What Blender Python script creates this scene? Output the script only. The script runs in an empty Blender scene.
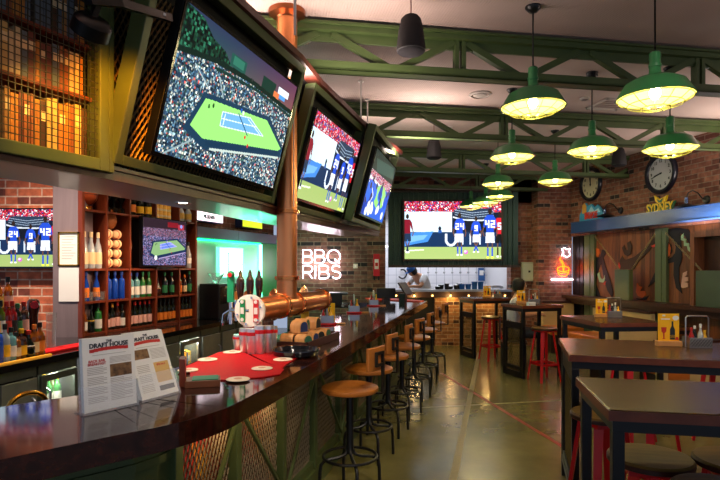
import bpy, bmesh, math, random
import numpy as np
from mathutils import Vector, Matrix
random.seed(7)
rng = np.random.default_rng(5)
sc = bpy.context.scene
COL = sc.collection
PI = math.pi
FPX, CX, HY, EYE = 540.0, 360.0, 267.0, 1.6
CEIL = 3.46
BAR = 1.07
R = math.radians

def at(x, y, Y):            # pixel and distance -> point
    return Vector(((x-CX)/FPX*Y, Y, EYE-(y-HY)/FPX*Y))
def on(x, y, z):            # pixel and height -> point
    Y = (EYE-z)*FPX/(y-HY)
    return Vector(((x-CX)/FPX*Y, Y, z))
def lin(c):
    if isinstance(c, str):
        c = [int(c[i:i+2], 16)/255 for i in (0, 2, 4)]
    return tuple((v/12.92 if v <= .04045 else ((v+.055)/1.055)**2.4) for v in c)

# ------------------------------------------------------------- materials
MATS = {}
def mat(name, col, rough=.5, metal=0, em=0, emc=None, trans=0, coat=0, noise=0, nscale=8, bump=0, alpha=1, ior=1.45, stretch=(1,1,1), col2=None, spec=.5):
    if name in MATS: return MATS[name]
    m = bpy.data.materials.new(name); m.use_nodes = True
    nt = m.node_tree; b = nt.nodes['Principled BSDF']
    c = lin(col)
    b.inputs['Base Color'].default_value = (*c, 1)
    b.inputs['Roughness'].default_value = rough
    b.inputs['Metallic'].default_value = metal
    b.inputs['IOR'].default_value = ior
    b.inputs['Specular IOR Level'].default_value = spec
    if trans: b.inputs['Transmission Weight'].default_value = trans
    if coat:
        b.inputs['Coat Weight'].default_value = coat; b.inputs['Coat Roughness'].default_value = .06
    if alpha < 1: b.inputs['Alpha'].default_value = alpha
    if em:
        b.inputs['Emission Color'].default_value = (*lin(emc or col), 1)
        b.inputs['Emission Strength'].default_value = em
    if noise or bump:
        tc = nt.nodes.new('ShaderNodeTexCoord'); mp = nt.nodes.new('ShaderNodeMapping')
        mp.inputs['Scale'].default_value = stretch
        n = nt.nodes.new('ShaderNodeTexNoise'); n.inputs['Scale'].default_value = nscale; n.inputs['Detail'].default_value = 6
        nt.links.new(tc.outputs['Object'], mp.inputs[0]); nt.links.new(mp.outputs[0], n.inputs['Vector'])
        if noise:
            r = nt.nodes.new('ShaderNodeValToRGB')
            r.color_ramp.elements[0].position = .3; r.color_ramp.elements[1].position = .7
            d = lin(col2) if col2 else tuple(v*(1-noise) for v in c)
            r.color_ramp.elements[0].color = (*d, 1); r.color_ramp.elements[1].color = (*c, 1)
            nt.links.new(n.outputs['Fac'], r.inputs[0]); nt.links.new(r.outputs[0], b.inputs['Base Color'])
        if bump:
            bp = nt.nodes.new('ShaderNodeBump'); bp.inputs['Strength'].default_value = bump; bp.inputs['Distance'].default_value = .01
            nt.links.new(n.outputs['Fac'], bp.inputs['Height']); nt.links.new(bp.outputs[0], b.inputs['Normal'])
    MATS[name] = m
    return m

def brick(name, c1, c2, mortar, bw=.23, bh=.075, ms=.012, dark='3a2420', darkamt=.15):
    m = bpy.data.materials.new(name); m.use_nodes = True
    nt = m.node_tree; N = nt.nodes.new; L = nt.links.new; b = nt.nodes['Principled BSDF']
    tc = N('ShaderNodeTexCoord'); sx = N('ShaderNodeSeparateXYZ'); L(tc.outputs['Object'], sx.inputs[0])
    add = N('ShaderNodeMath'); add.operation = 'ADD'; L(sx.outputs[0], add.inputs[0]); L(sx.outputs[1], add.inputs[1])
    cb = N('ShaderNodeCombineXYZ'); L(add.outputs[0], cb.inputs[0]); L(sx.outputs[2], cb.inputs[1])
    t = N('ShaderNodeTexBrick'); L(cb.outputs[0], t.inputs['Vector'])
    t.inputs['Scale'].default_value = 1; t.inputs['Brick Width'].default_value = bw; t.inputs['Row Height'].default_value = bh
    t.inputs['Mortar Size'].default_value = ms*.5; t.inputs['Mortar Smooth'].default_value = .3; t.inputs['Bias'].default_value = 0
    t.inputs['Color1'].default_value = (*lin(c1), 1); t.inputs['Color2'].default_value = (*lin(c2), 1); t.inputs['Mortar'].default_value = (*lin(mortar), 1)
    # some burnt bricks
    fx = N('ShaderNodeMath'); fx.operation = 'DIVIDE'; L(sx.outputs[2], fx.inputs[0]); fx.inputs[1].default_value = bh
    fl = N('ShaderNodeMath'); fl.operation = 'FLOOR'; L(fx.outputs[0], fl.inputs[0])
    md = N('ShaderNodeMath'); md.operation = 'MODULO'; L(fl.outputs[0], md.inputs[0]); md.inputs[1].default_value = 2
    dv = N('ShaderNodeMath'); dv.operation = 'DIVIDE'; L(add.outputs[0], dv.inputs[0]); dv.inputs[1].default_value = bw
    hf = N('ShaderNodeMath'); hf.operation = 'MULTIPLY_ADD'; L(md.outputs[0], hf.inputs[0]); hf.inputs[1].default_value = .5; L(dv.outputs[0], hf.inputs[2])
    f2 = N('ShaderNodeMath'); f2.operation = 'FLOOR'; L(hf.outputs[0], f2.inputs[0])
    c2n = N('ShaderNodeCombineXYZ'); L(f2.outputs[0], c2n.inputs[0]); L(fl.outputs[0], c2n.inputs[1])
    wn = N('ShaderNodeTexWhiteNoise'); wn.noise_dimensions = '2D'; L(c2n.outputs[0], wn.inputs['Vector'])
    gt = N('ShaderNodeMath'); gt.operation = 'LESS_THAN'; L(wn.outputs['Value'], gt.inputs[0]); gt.inputs[1].default_value = darkamt
    inv = N('ShaderNodeMath'); inv.operation = 'SUBTRACT'; inv.inputs[0].default_value = 1; L(t.outputs['Fac'], inv.inputs[1])
    ml = N('ShaderNodeMath'); ml.operation = 'MULTIPLY'; L(gt.outputs[0], ml.inputs[0]); L(inv.outputs[0], ml.inputs[1])
    mx = N('ShaderNodeMix'); mx.data_type = 'RGBA'; L(ml.outputs[0], mx.inputs[0]); L(t.outputs['Color'], mx.inputs[6]); mx.inputs[7].default_value = (*lin(dark), 1)
    ns = N('ShaderNodeTexNoise'); ns.inputs['Scale'].default_value = 14; ns.inputs['Detail'].default_value = 5; L(tc.outputs['Object'], ns.inputs['Vector'])
    mr = N('ShaderNodeMapRange'); L(ns.outputs['Fac'], mr.inputs[0]); mr.inputs[1].default_value = .3; mr.inputs[2].default_value = .7; mr.inputs[3].default_value = .6; mr.inputs[4].default_value = 1.25
    mm = N('ShaderNodeMix'); mm.data_type = 'RGBA'; mm.blend_type = 'MULTIPLY'; mm.inputs[0].default_value = 1
    L(mx.outputs[2], mm.inputs[6]); L(mr.outputs[0], mm.inputs[7]); L(mm.outputs[2], b.inputs['Base Color'])
    bp = N('ShaderNodeBump'); bp.inputs['Strength'].default_value = .6; bp.inputs['Distance'].default_value = .008
    L(inv.outputs[0], bp.inputs['Height']); L(bp.outputs[0], b.inputs['Normal'])
    b.inputs['Roughness'].default_value = .85
    return m

def emis_attr(name, strength):
    m = bpy.data.materials.new(name); m.use_nodes = True
    nt = m.node_tree; b = nt.nodes['Principled BSDF']
    a = nt.nodes.new('ShaderNodeAttribute'); a.attribute_name = 'pic'
    b.inputs['Base Color'].default_value = (.004, .004, .004, 1); b.inputs['Roughness'].default_value = .5; b.inputs['Specular IOR Level'].default_value = .03
    nt.links.new(a.outputs['Color'], b.inputs['Emission Color']); b.inputs['Emission Strength'].default_value = strength
    return m

# ------------------------------------------------------------- mesh builder
class MB:
    def __init__(s): s.v = []; s.f = []; s.sm = []; s.mi = []; s.M = None; s.cur = 0
    def add(s, vs, fs, smooth=False):
        o = len(s.v)
        if s.M is not None: vs = [s.M @ Vector(v) for v in vs]
        s.v += [tuple(v) for v in vs]
        for f in fs: s.f.append([i+o for i in f]); s.sm.append(smooth); s.mi.append(s.cur)
        return s
    def box(s, c, d, rz=0, rx=0, ry=0):
        x, y, z = d[0]/2, d[1]/2, d[2]/2
        vs = [Vector((a*x, b*y, e*z)) for a in (-1, 1) for b in (-1, 1) for e in (-1, 1)]
        if rz or rx or ry:
            m = Matrix.Rotation(rz, 3, 'Z') @ Matrix.Rotation(ry, 3, 'Y') @ Matrix.Rotation(rx, 3, 'X')
            vs = [m @ v for v in vs]
        vs = [v+Vector(c) for v in vs]
        return s.add(vs, [(0,1,3,2),(4,6,7,5),(0,4,5,1),(2,3,7,6),(0,2,6,4),(1,5,7,3)])
    def bb(s, a, b):
        return s.box([(a[i]+b[i])/2 for i in range(3)], [abs(b[i]-a[i]) for i in range(3)])
    def bar(s, p, q, w, t=None, up=(0,0,1)):      # rectangular bar from p to q
        p, q = Vector(p), Vector(q); t = t or w
        d = (q-p).normalized(); u = Vector(up)
        if abs(d.dot(u)) > .98: u = Vector((0,1,0))
        sd = d.cross(u).normalized(); u = sd.cross(d)
        vs = [e+sd*(a*w/2)+u*(b*t/2) for e in (p, q) for a, b in ((-1,-1),(1,-1),(1,1),(-1,1))]
        return s.add(vs, [(0,3,2,1),(4,5,6,7),(0,1,5,4),(1,2,6,5),(2,3,7,6),(3,0,4,7)])
    def tube(s, pts, r, seg=8, closed=False, cap=True):
        pts = [Vector(p) for p in pts]; n = len(pts)
        rr = r if isinstance(r, (list, tuple)) else [r]*n
        vs = []; prev = None
        for i, p in enumerate(pts):
            a = pts[(i-1) % n] if (closed or i > 0) else p
            b = pts[(i+1) % n] if (closed or i < n-1) else p
            d = (b-a).normalized()
            if prev is None:
                u = Vector((0,0,1)) if abs(d.z) < .9 else Vector((1,0,0))
            else: u = prev
            u = (u-d*u.dot(d))
            if u.length < 1e-6: u = Vector((1,0,0))-d*d.x
            u.normalize(); prev = u; w = d.cross(u)
            vs += [p+(u*math.cos(2*PI*k/seg)+w*math.sin(2*PI*k/seg))*rr[i] for k in range(seg)]
        fs = []
        for i in range(n if closed else n-1):
            j = (i+1) % n
            for k in range(seg):
                l = (k+1) % seg
                fs.append((i*seg+k, i*seg+l, j*seg+l, j*seg+k))
        if cap and not closed:
            fs.append(tuple(range(seg))[::-1]); fs.append(tuple((n-1)*seg+k for k in range(seg)))
        return s.add(vs, fs, True)
    def lathe(s, prof, seg=20, c=(0,0,0), close=False):     # prof [(r,z)...]
        vs = []; fs = []; n = len(prof)
        for r, z in prof:
            vs += [(c[0]+r*math.cos(2*PI*k/seg), c[1]+r*math.sin(2*PI*k/seg), c[2]+z) for k in range(seg)]
        for i in range(n-1):
            for k in range(seg):
                l = (k+1) % seg
                fs.append((i*seg+k, i*seg+l, (i+1)*seg+l, (i+1)*seg+k))
        if prof[0][0] > 1e-5 and not close: fs.append(tuple(range(seg))[::-1])
        if prof[-1][0] > 1e-5 and not close: fs.append(tuple((n-1)*seg+k for k in range(seg)))
        return s.add(vs, fs, True)
    def cyl(s, p, q, r, r2=None, seg=14): return s.tube([p, q], [r, r if r2 is None else r2], seg)
    def sph(s, c, r, seg=16, sc=(1,1,1)):
        vs = []; fs = []; h = seg//2
        for i in range(h+1):
            t = PI*i/h
            vs += [(c[0]+sc[0]*r*math.sin(t)*math.cos(2*PI*k/seg), c[1]+sc[1]*r*math.sin(t)*math.sin(2*PI*k/seg), c[2]-sc[2]*r*math.cos(t)) for k in range(seg)]
        for i in range(h):
            for k in range(seg):
                l = (k+1) % seg
                fs.append((i*seg+k, i*seg+l, (i+1)*seg+l, (i+1)*seg+k))
        return s.add(vs, fs, True)
    def prism(s, poly, z0, z1):                 # polygon in xy, counter-clockwise
        n = len(poly)
        vs = [(p[0], p[1], z0) for p in poly]+[(p[0], p[1], z1) for p in poly]
        fs = [tuple(range(n))[::-1], tuple(range(n, 2*n))]+[(i, (i+1) % n, n+(i+1) % n, n+i) for i in range(n)]
        return s.add(vs, fs)
    def plate(s, poly, y0, y1):                 # polygon in xz, thickness along y
        n = len(poly)
        vs = [(p[0], y0, p[1]) for p in poly]+[(p[0], y1, p[1]) for p in poly]
        fs = [tuple(range(n)), tuple(range(n, 2*n))[::-1]]+[(i, n+i, n+(i+1) % n, (i+1) % n) for i in range(n)]
        return s.add(vs, fs)
    def ribbon(s, L, Rr, z0, z1):               # band between two polylines
        n = len(L)
        vs = [(p[0], p[1], z) for z in (z0, z1) for P in (L, Rr) for p in P]
        fs = []
        for i in range(n-1):
            a, b, c, d = i, i+1, n+i+1, n+i
            fs += [(a, b, c, d), (2*n+d, 2*n+c, 2*n+b, 2*n+a), (a, 2*n+a, 2*n+b, b), (d, c, 2*n+c, 2*n+d)]
        fs += [(0, n, 3*n, 2*n), (n-1, 3*n-1, 4*n-1, 2*n-1)]
        return s.add(vs, fs)
    def diamonds(s, w, h, cw, ch, t, ox=0, oz=0, y=0, skip=None):   # expanded metal in xz
        nr = max(1, int(h/ch*2)); nc = max(1, int(w/cw))
        for r in range(nr):
            z = oz+r*ch/2
            for c in range(nc*2):
                x0, x1 = ox+c*cw/2, ox+(c+1)*cw/2
                up = (c+r) % 2
                za, zb = (z, z+ch/2) if up else (z+ch/2, z)
                if skip and skip((x0+x1)/2, (za+zb)/2): continue
                vs = [(x0, y-t, za-t*.6), (x0, y+t, za+t*.6), (x0, y+t*.2, za+t*1.3), (x1, y-t, zb-t*.6), (x1, y+t, zb+t*.6), (x1, y+t*.2, zb+t*1.3)]
                s.add(vs, [(0,3,4,1),(1,4,5,2),(2,5,3,0)])
        return s
    def mesh(s, name, mats):
        me = bpy.data.meshes.new(name); me.from_pydata(s.v, [], s.f)
        for m in (mats if isinstance(mats, (list, tuple)) else [mats]): me.materials.append(m)
        me.polygons.foreach_set('use_smooth', s.sm); me.polygons.foreach_set('material_index', s.mi)
        bm = bmesh.new(); bm.from_mesh(me); bmesh.ops.recalc_face_normals(bm, faces=bm.faces); bm.to_mesh(me); bm.free()
        me.update()
        return me

def link(name, data, parent=None, loc=None, rz=0):
    o = bpy.data.objects.new(name, data); COL.objects.link(o)
    if parent is not None: o.parent = parent
    if loc is not None: o.location = loc
    if rz: o.rotation_euler = (0, 0, rz)
    return o
def obj(name, mb, m, parent=None, loc=None, rz=0, bev=0, seg=2, label=None):
    o = link(name, mb.mesh(name, m), parent, loc, rz)
    if bev:
        b = o.modifiers.new('edge', 'BEVEL'); b.width = bev; b.segments = seg; b.limit_method = 'ANGLE'; b.angle_limit = R(40)
    if any(mb.sm) and not all(mb.sm) or any(mb.sm):
        o.data.set_sharp_from_angle(angle=R(42)) if hasattr(o.data, 'set_sharp_from_angle') else None
    if label: o['label'] = label
    return o
def tag(o, label, cat, group=None):
    o['label'] = label; o['category'] = cat
    if group: o['group'] = group
    return o
def thing(name, label, cat, loc=(0,0,0), rz=0, group=None, M=None):
    o = link(name, None, None, loc, rz)
    o.empty_display_size = .1
    if M is not None: o.matrix_world = M
    return tag(o, label, cat, group)
def struct(name, mb, m, loc=None, rz=0, bev=0):
    o = obj(name, mb, m, None, loc, rz, bev); o['kind'] = 'structure'; return o
def dup(o, loc=None, rz=None, label=None, group=None, parent=None, M=None):
    c = o.copy(); COL.objects.link(c)
    if parent is not None: c.parent = parent
    if loc is not None: c.location = loc
    if rz is not None: c.rotation_euler = (0, 0, rz)
    if M is not None: c.matrix_world = M
    if label: c['label'] = label
    if group: c['group'] = group
    for ch in list(o.children): dup(ch, parent=c)
    return c
def remat(o, m, name=None):        # own mesh data with another material
    o.data = o.data.copy(); o.data.materials.clear(); o.data.materials.append(m)
ORD = 'first second third fourth fifth sixth seventh eighth ninth tenth eleventh twelfth thirteenth fourteenth fifteenth sixteenth seventeenth eighteenth nineteenth twentieth'.split()
def nth(i, n, frm='left'):
    if n == 1: return 'only'
    if i == 0: return frm+'most'
    if i == n-1: return ('right' if frm == 'left' else 'left')+'most'
    return ORD[i]+' from '+frm
def text(s, size, m, name, parent, M, ext=.002, align='CENTER', bold=0, spacing=1):
    cu = bpy.data.curves.new(name, 'FONT'); cu.body = s; cu.size = size; cu.extrude = ext; cu.align_x = align; cu.align_y = 'CENTER'; cu.offset = bold; cu.space_character = spacing
    cu.resolution_u = 3
    t = bpy.data.objects.new('tmp', cu); COL.objects.link(t)
    dg = bpy.context.evaluated_depsgraph_get()
    me = bpy.data.meshes.new_from_object(t.evaluated_get(dg))
    bpy.data.objects.remove(t); bpy.data.curves.remove(cu)
    me.materials.clear(); me.materials.append(m)
    o = link(name, me, parent); o.matrix_local = M
    return o
def frame(o, x, z=(0,0,1)):      # matrix from origin, x axis, z axis
    x = Vector(x).normalized(); z = Vector(z); z = (z-x*z.dot(x)).normalized(); y = z.cross(x)
    return Matrix(((x.x, y.x, z.x, o[0]), (x.y, y.y, z.y, o[1]), (x.z, y.z, z.z, o[2]), (0,0,0,1)))
TXT = Matrix.Rotation(PI/2, 4, 'X')     # text standing up, facing -y
def T(x, y, z): return Matrix.Translation((x, y, z))
def light(name, kind, loc, power, col, size=.05, spot=None, aim=None, blend=.5):
    d = bpy.data.lights.new(name, kind); d.energy = power; d.color = lin(col) if isinstance(col, str) else col
    if kind in ('POINT', 'SPOT'): d.shadow_soft_size = size
    if kind == 'AREA':
        d.shape = 'RECTANGLE'; d.size, d.size_y = size
    if spot: d.spot_size = R(spot); d.spot_blend = blend
    o = bpy.data.objects.new(name, d); COL.objects.link(o); o.location = loc
    if aim is not None: o.rotation_euler = (Vector(aim)-Vector(loc)).to_track_quat('-Z', 'Y').to_euler()
    return o
def spline(P, n=8):                   # Catmull-Rom through 2D points
    P = [Vector((p[0], p[1])) for p in P]; out = []
    for i in range(len(P)-1):
        a, b, c, d = P[max(i-1, 0)], P[i], P[i+1], P[min(i+2, len(P)-1)]
        for k in range(n):
            t = k/n
            out.append(.5*((2*b)+(c-a)*t+(2*a-5*b+4*c-d)*t*t+(3*b-a-3*c+d)*t**3))
    out.append(P[-1]); return out
def offset(P, d):                     # offset polyline to the left of travel
    out = []
    for i, p in enumerate(P):
        a, b = P[max(i-1, 0)], P[min(i+1, len(P)-1)]
        t = (b-a).normalized(); out.append(p+Vector((-t.y, t.x))*d)
    return out
def along(P, s):                      # point and direction at arc length s
    for a, b in zip(P, P[1:]):
        l = (b-a).length
        if s <= l: return a+(b-a)*(s/l), (b-a).normalized()
        s -= l
    return P[-1], (P[-1]-P[-2]).normalized()

# ------------------------------------------------------------- pictures for the screens
def canvas(w, h, c): 
    a = np.zeros((h, w, 3)); a[:] = c; return a
def rgb(h): return np.array([int(h[i:i+2], 16)/255 for i in (0,2,4)])
def poly(a, pts, c):                  # pts in 0..1, y down
    h, w, _ = a.shape
    yy, xx = np.mgrid[0:h, 0:w]; X = (xx+.5)/w; Y = (yy+.5)/h
    ins = np.zeros((h, w), bool); n = len(pts)
    for i in range(n):
        x0, y0 = pts[i]; x1, y1 = pts[(i+1) % n]
        if y0 == y1: continue
        m = ((Y < y0) != (Y < y1)); ins ^= m & (X < (x1-x0)*(Y-y0)/(y1-y0)+x0)
    if callable(c): a[ins] = c(X[ins], Y[ins])
    else: a[ins] = rgb(c) if isinstance(c, str) else c
    return ins
def rect(a, x0, y0, x1, y1, c): return poly(a, [(x0,y0),(x1,y0),(x1,y1),(x0,y1)], c)
def disc(a, x, y, rx, ry, c):
    return poly(a, [(x+rx*math.cos(t*PI/8), y+ry*math.sin(t*PI/8)) for t in range(16)], c)
def stroke(a, pts, wd, c, asp=1.78):
    for (x0, y0), (x1, y1) in zip(pts, pts[1:]):
        dx, dy = (x1-x0)*asp, y1-y0; l = math.hypot(dx, dy) or 1; nx, ny = -dy/l*wd/asp, dx/l*wd
        poly(a, [(x0+nx, y0+ny), (x1+nx, y1+ny), (x1-nx, y1-ny), (x0-nx, y0-ny)], c)
def speck(pal, w=None, cell=90):
    P = np.array([rgb(p) for p in pal])
    G = rng.choice(len(P), (cell+2, int(cell*1.78)+2), p=w); B = rng.uniform(.45, 1.25, G.shape)
    def f(X, Y):
        i, j = np.clip((Y*cell).astype(int), 0, cell), np.clip((X*cell*1.78).astype(int), 0, int(cell*1.78))
        return P[G[i, j]]*B[i, j][:, None]
    return f
DIG = {'2':'111001111100111','4':'101101111001001','5':'111100111001111','9':'111101111001111','0':'111101101101111'}
def digits(a, s, x, y, ht, c, asp=1.78):
    px = ht/5
    for k, ch in enumerate(s):
        for i, b in enumerate(DIG[ch]):
            if b == '1':
                xx = x+(k-(len(s)-1)/2)*px*4/asp+(i % 3-1.5)*px/asp; yy = y+(i//3-2.5)*px
                rect(a, xx, yy, xx+px*1.02/asp, yy+px*1.02, c)
def player(a, x, top, bot, num, shirt='1f49c4', shorts='e9ecf6', sock='1f49c4', run=0, skin='6a4636'):
    H = bot-top; w = H*.155/1.78
    def X(u): return x+u*w
    def Y(v): return top+v*H
    disc(a, X(0), Y(.06), w*.27, H*.062, '2a1c18')
    poly(a, [(X(-.75),Y(.2)),(X(-.4),Y(.13)),(X(.4),Y(.13)),(X(.75),Y(.2)),(X(.95),Y(.36)),(X(.7),Y(.38)),(X(.5),Y(.28)),(X(.5),Y(.5)),(X(-.5),Y(.5)),(X(-.5),Y(.28)),(X(-.7),Y(.38)),(X(-.95),Y(.36))], shirt)
    stroke(a, [(X(-.85),Y(.36)),(X(-1),Y(.46)),(X(-.8),Y(.55))], .009, skin); stroke(a, [(X(.85),Y(.36)),(X(1),Y(.46)),(X(.85),Y(.55))], .009, skin)
    poly(a, [(X(-.55),Y(.48)),(X(.55),Y(.48)),(X(.62),Y(.68)),(X(.06),Y(.68)),(X(0),Y(.6)),(X(-.06),Y(.68)),(X(-.62),Y(.68))], shorts)
    for s, r in ((-1, run), (1, -run)):
        stroke(a, [(X(s*.32),Y(.68)),(X(s*.3+r*.3),Y(.78))], .011, skin)
        stroke(a, [(X(s*.3+r*.3),Y(.78)),(X(s*.28+r*.7),Y(.95-abs(r)*.04))], .013, sock)
        disc(a, X(s*.3+r*.75), Y(.97-abs(r)*.04), w*.2, H*.022, 'e8f04a' if num == '42' else 'f2f2f2')
    if num: digits(a, num, X(0), Y(.31), H*.15, 'f4f6ff')
def football(w=260, h=152):
    a = canvas(w, h, rgb('0e1a30'))
    rect(a, 0, 0, 1, .19, speck(['d3203a','e03048','2742a8','e7e2ea','a01020','f0d0d8','101a40'], [.28,.2,.12,.14,.12,.08,.06], 60))
    rect(a, 0, .18, .49, .53, lambda X, Y: np.stack([.78+.1*X, .9+.05*Y, .98+0*X], 1))
    poly(a, [(.5,.2),(.55,.12),(.9,.12),(.93,.3),(.75,.33),(.6,.3)], '26364c')
    rect(a, .51, .3, .95, .5, '0b1322')
    for v in (.15, .19, .23): stroke(a, [(.52, v), (.7, v+.05), (.92, v+.01)], .004, '9fb2c8')
    stroke(a, [(.5,.27),(.6,.32),(.8,.33),(.93,.29)], .012, 'cdd6e2')
    rect(a, 0, .53, 1, .8, '142c50')
    poly(a, [(0,.55),(.3,.52),(.24,.7),(.1,.74),(0,.78)], '3d7fd0'); poly(a, [(.02,.6),(.24,.58),(.2,.66),(.04,.72)], '6fa8e6')
    for s in (0,): stroke(a, [(.43+s,.56),(.43+s,.7),(.46+s,.76),(.5+s,.76),(.53+s,.7),(.53+s,.56)], .022, 'dbe6f4')
    for s in (.6, .68, .78): stroke(a, [(s,.56),(s,.75)], .014, 'c8d4e4')
    rect(a, 0, .79, 1, 1, lambda X, Y: np.stack([.52+.1*Y+rng.uniform(-.03,.03,X.shape), .66+.04*Y, .34+.08*Y], 1))
    stroke(a, [(0,.86),(.2,.84)], .01, 'e8efd0')
    player(a, .03, .22, .92, '', '7a1828', '20304a', '20304a', .6)
    disc(a, .365, .47, .016, .04, '1a1a2a'); rect(a, .35, .5, .385, .55, '204a90')
    player(a, .985, .18, .98, '5', 'c4202e', '161616', '161616'); 
    player(a, .57, .2, .95, '24'); player(a, .74, .26, .92, '9', run=.9); player(a, .885, .12, 1.0, '42')
    disc(a, .635, .88, .022, .036, 'd060c0'); disc(a, .63, .87, .012, .02, 'f0e0f4')
    return a
def tennis(w=330, h=186, night=False):
    a = canvas(w, h, rgb('20304a'))
    rect(a, 0, 0, 1, .45, lambda X, Y: np.stack([.16+.55*np.clip(X*.6+Y*.9-.25,0,1), .2+.28*np.clip(Y*1.4,0,1), .3-.02*Y], 1))
    poly(a, [(0,0),(.12,.02),(.2,.1),(.3,.13),(.36,.2),(.3,.3),(0,.4)], speck(['0c2018','14382a','1c5038','0a1a1c','2a6a50','0a1210'], None, 50))
    rect(a, .35, .1, .48, .2, '1c4a42'); rect(a, .37, .115, .46, .18, '2c6a58')
    rect(a, .64, .1, .78, .23, '123028'); rect(a, .81, .1, .93, .16, 'dfeaf4'); rect(a, .83, .16, .9, .2, '4a90d0'); rect(a, .77, .16, .83, .22, 'd07040')
    pal = ['2b4660','49708a','8fb0b8','cfd6cc','1a2c40','c05048','e8dcc8','345a50']
    poly(a, [(0,.3),(.25,.23),(.55,.22),(1,.25),(1,1),(0,1)], speck(pal, [.24,.18,.12,.1,.2,.05,.05,.06], 75))
    stroke(a, [(0,.3),(.25,.23),(.55,.21),(1,.25)], .02, '0c201b'); stroke(a, [(.25,.28),(.6,.25),(1,.29)], .012, '14302c')
    for x0, x1 in ((.12,.26),(.3,.36),(.62,.6),(.8,.74)): stroke(a, [(x0,.33),(x1,.46)], .005, '9fb4b8')
    for x0, x1 in ((.25,.05),(.55,.52),(.8,.95)): stroke(a, [(x0,.8),(x1,1)], .007, '8aa0a4')
    poly(a, [(.22,.48),(.31,.465),(.79,.395),(1,.6),(.99,.7),(.3,.88),(.13,.78),(.15,.72)], '16344c')
    poly(a, [(.237,.517),(.295,.505),(.768,.434),(.982,.615),(.955,.644),(.275,.803),(.174,.744)], '8fdc70')
    poly(a, [(.375,.549),(.608,.489),(.765,.58),(.379,.66)], '6aa6d8')
    for q in ([(.375,.549),(.608,.489),(.765,.58),(.379,.66),(.375,.549)], [(.4,.556),(.4,.645)], [(.59,.505),(.73,.58)], [(.38,.6),(.68,.535)]): stroke(a, q, .004, 'd8ecf4')
    stroke(a, [(.5,.5),(.62,.64)], .006, '205060')
    stroke(a, [(.3,.83),(.96,.67)], .018, '123048'); stroke(a, [(.34,.86),(.98,.705)], .009, 'b8c8c0')
    for x, y, c in ((.6,.66,'d04030'),(.52,.47,'2a58b0'),(.54,.48,'d8d8d8'),(.64,.72,'c03030'),(.27,.56,'3a6a30'),(.3,.54,'204020')): disc(a, x, y, .008, .018, c)
    if night:
        a = a*np.array([.9,.75,1.0]); rect(a, 0, 0, 1, .2, '2a1c26'); rect(a, .55, .05, .8, .16, '7a1420'); rect(a, .8, .08, .95, .2, 'a03040'); disc(a, .88,.12,.03,.04,'8090e0')
        disc(a, .28, .84, .03, .05, 'f4fff0')
        rect(a, 0, .2, 1, .38, speck(['2a2c50','5a4a70','9a8aa8','141428','b06070']))
    return a
def huddle(w=200, h=112):
    a = canvas(w, h, rgb('14243a'))
    rect(a, 0, 0, 1, .3, speck(['0c1c24','14342c','0a1016','1c3038'])); poly(a, [(.1,.12),(.9,.02),(1,.2),(.2,.3)], '2c4a48')
    rect(a, 0, .3, 1, .46, speck(['c8203a','e8e0ea','30408a','d83850'])); stroke(a, [(0,.42),(1,.5)], .02, 'd8e0ea')
    rect(a, 0, .46, 1, 1, '2a5cc8'); disc(a, .6, .62, .26, .2, '8fd06a'); disc(a, .58, .6, .1, .1, '3a78d8')
    for i in range(16):
        x, y = rng.uniform(.02, 1), rng.uniform(.5, 1); disc(a, x, y, .07, .13, ['1f49c4','2a62e0','16389a'][i % 3]); disc(a, x+.01, y-.13, .03, .055, '3a261e')
    for i in range(9): disc(a, rng.uniform(.1,.9), rng.uniform(.78,1), .05, .07, 'e4e9f4')
    stroke(a, [(.2,.56),(.3,.66),(.24,.78)], .012, 'f4f6ff'); stroke(a, [(.75,.6),(.8,.72)], .012, 'f4f6ff')
    return a
def screen(a, W, H, parent, m, y=-.001, name='screen'):
    h, w, _ = a.shape
    X = np.linspace(-W/2, W/2, w+1); Z = np.linspace(H/2, -H/2, h+1)
    gx, gz = np.meshgrid(X, Z)
    co = np.stack([gx, np.full_like(gx, y), gz], -1).reshape(-1, 3)
    i = np.arange(h*w).reshape(h, w); r, c = i//w, i % w
    v0 = (r*(w+1)+c).ravel(); q = np.stack([v0, v0+w+1, v0+w+2, v0+1], 1)
    me = bpy.data.meshes.new(name); me.from_pydata(co.tolist(), [], q.tolist())
    at_ = me.attributes.new('pic', 'FLOAT_COLOR', 'CORNER')
    l = np.where(a <= .04045, a/12.92, ((np.clip(a, 0, 1)+.055)/1.055)**2.4).reshape(-1, 3)
    buf = np.ones((h*w*4, 4)); buf[:, :3] = np.repeat(l, 4, 0)
    at_.data.foreach_set('color', buf.ravel().astype(np.float32))
    me.materials.append(m)
    o = link(name, me, parent); return o
# ============================================================= materials
olive = mat('olive_paint', '4c5a30', .42, noise=.2, nscale=5)
truss_m = mat('truss_green', '46582e', .5, noise=.25, nscale=6)
lamp_green = mat('lamp_green', '37804a', .3, coat=.4)
black = mat('black_steel', '131416', .38, noise=.3, nscale=20)
blackg = mat('gloss_black', '08080a', .15)
steel = mat('brushed_steel', 'b4b6ba', .28, .95, noise=.12, nscale=30, stretch=(1,1,12))
chrome = mat('chrome', 'd8dade', .08, 1)
copper = mat('copper', 'ee9a62', .3, .9, noise=.12, nscale=4)
copper_d = mat('copper_ring', 'e08a4c', .24, 1)
bar_wood = mat('bar_wood', '3c1a10', .08, coat=.25, noise=.45, nscale=5, stretch=(1,7,7), col2='1c0a06')
dark_wood = mat('dark_wood', '4a2a1e', .35, noise=.4, nscale=6, stretch=(6,6,1))
red_wood = mat('red_wood', '7a3218', .38, noise=.35, nscale=6, stretch=(7,7,1.2))
table_wood = mat('table_wood', '62401c', .27, spec=.35, noise=.5, nscale=5, stretch=(1.5,9,4), col2='2a1a0c')
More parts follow.
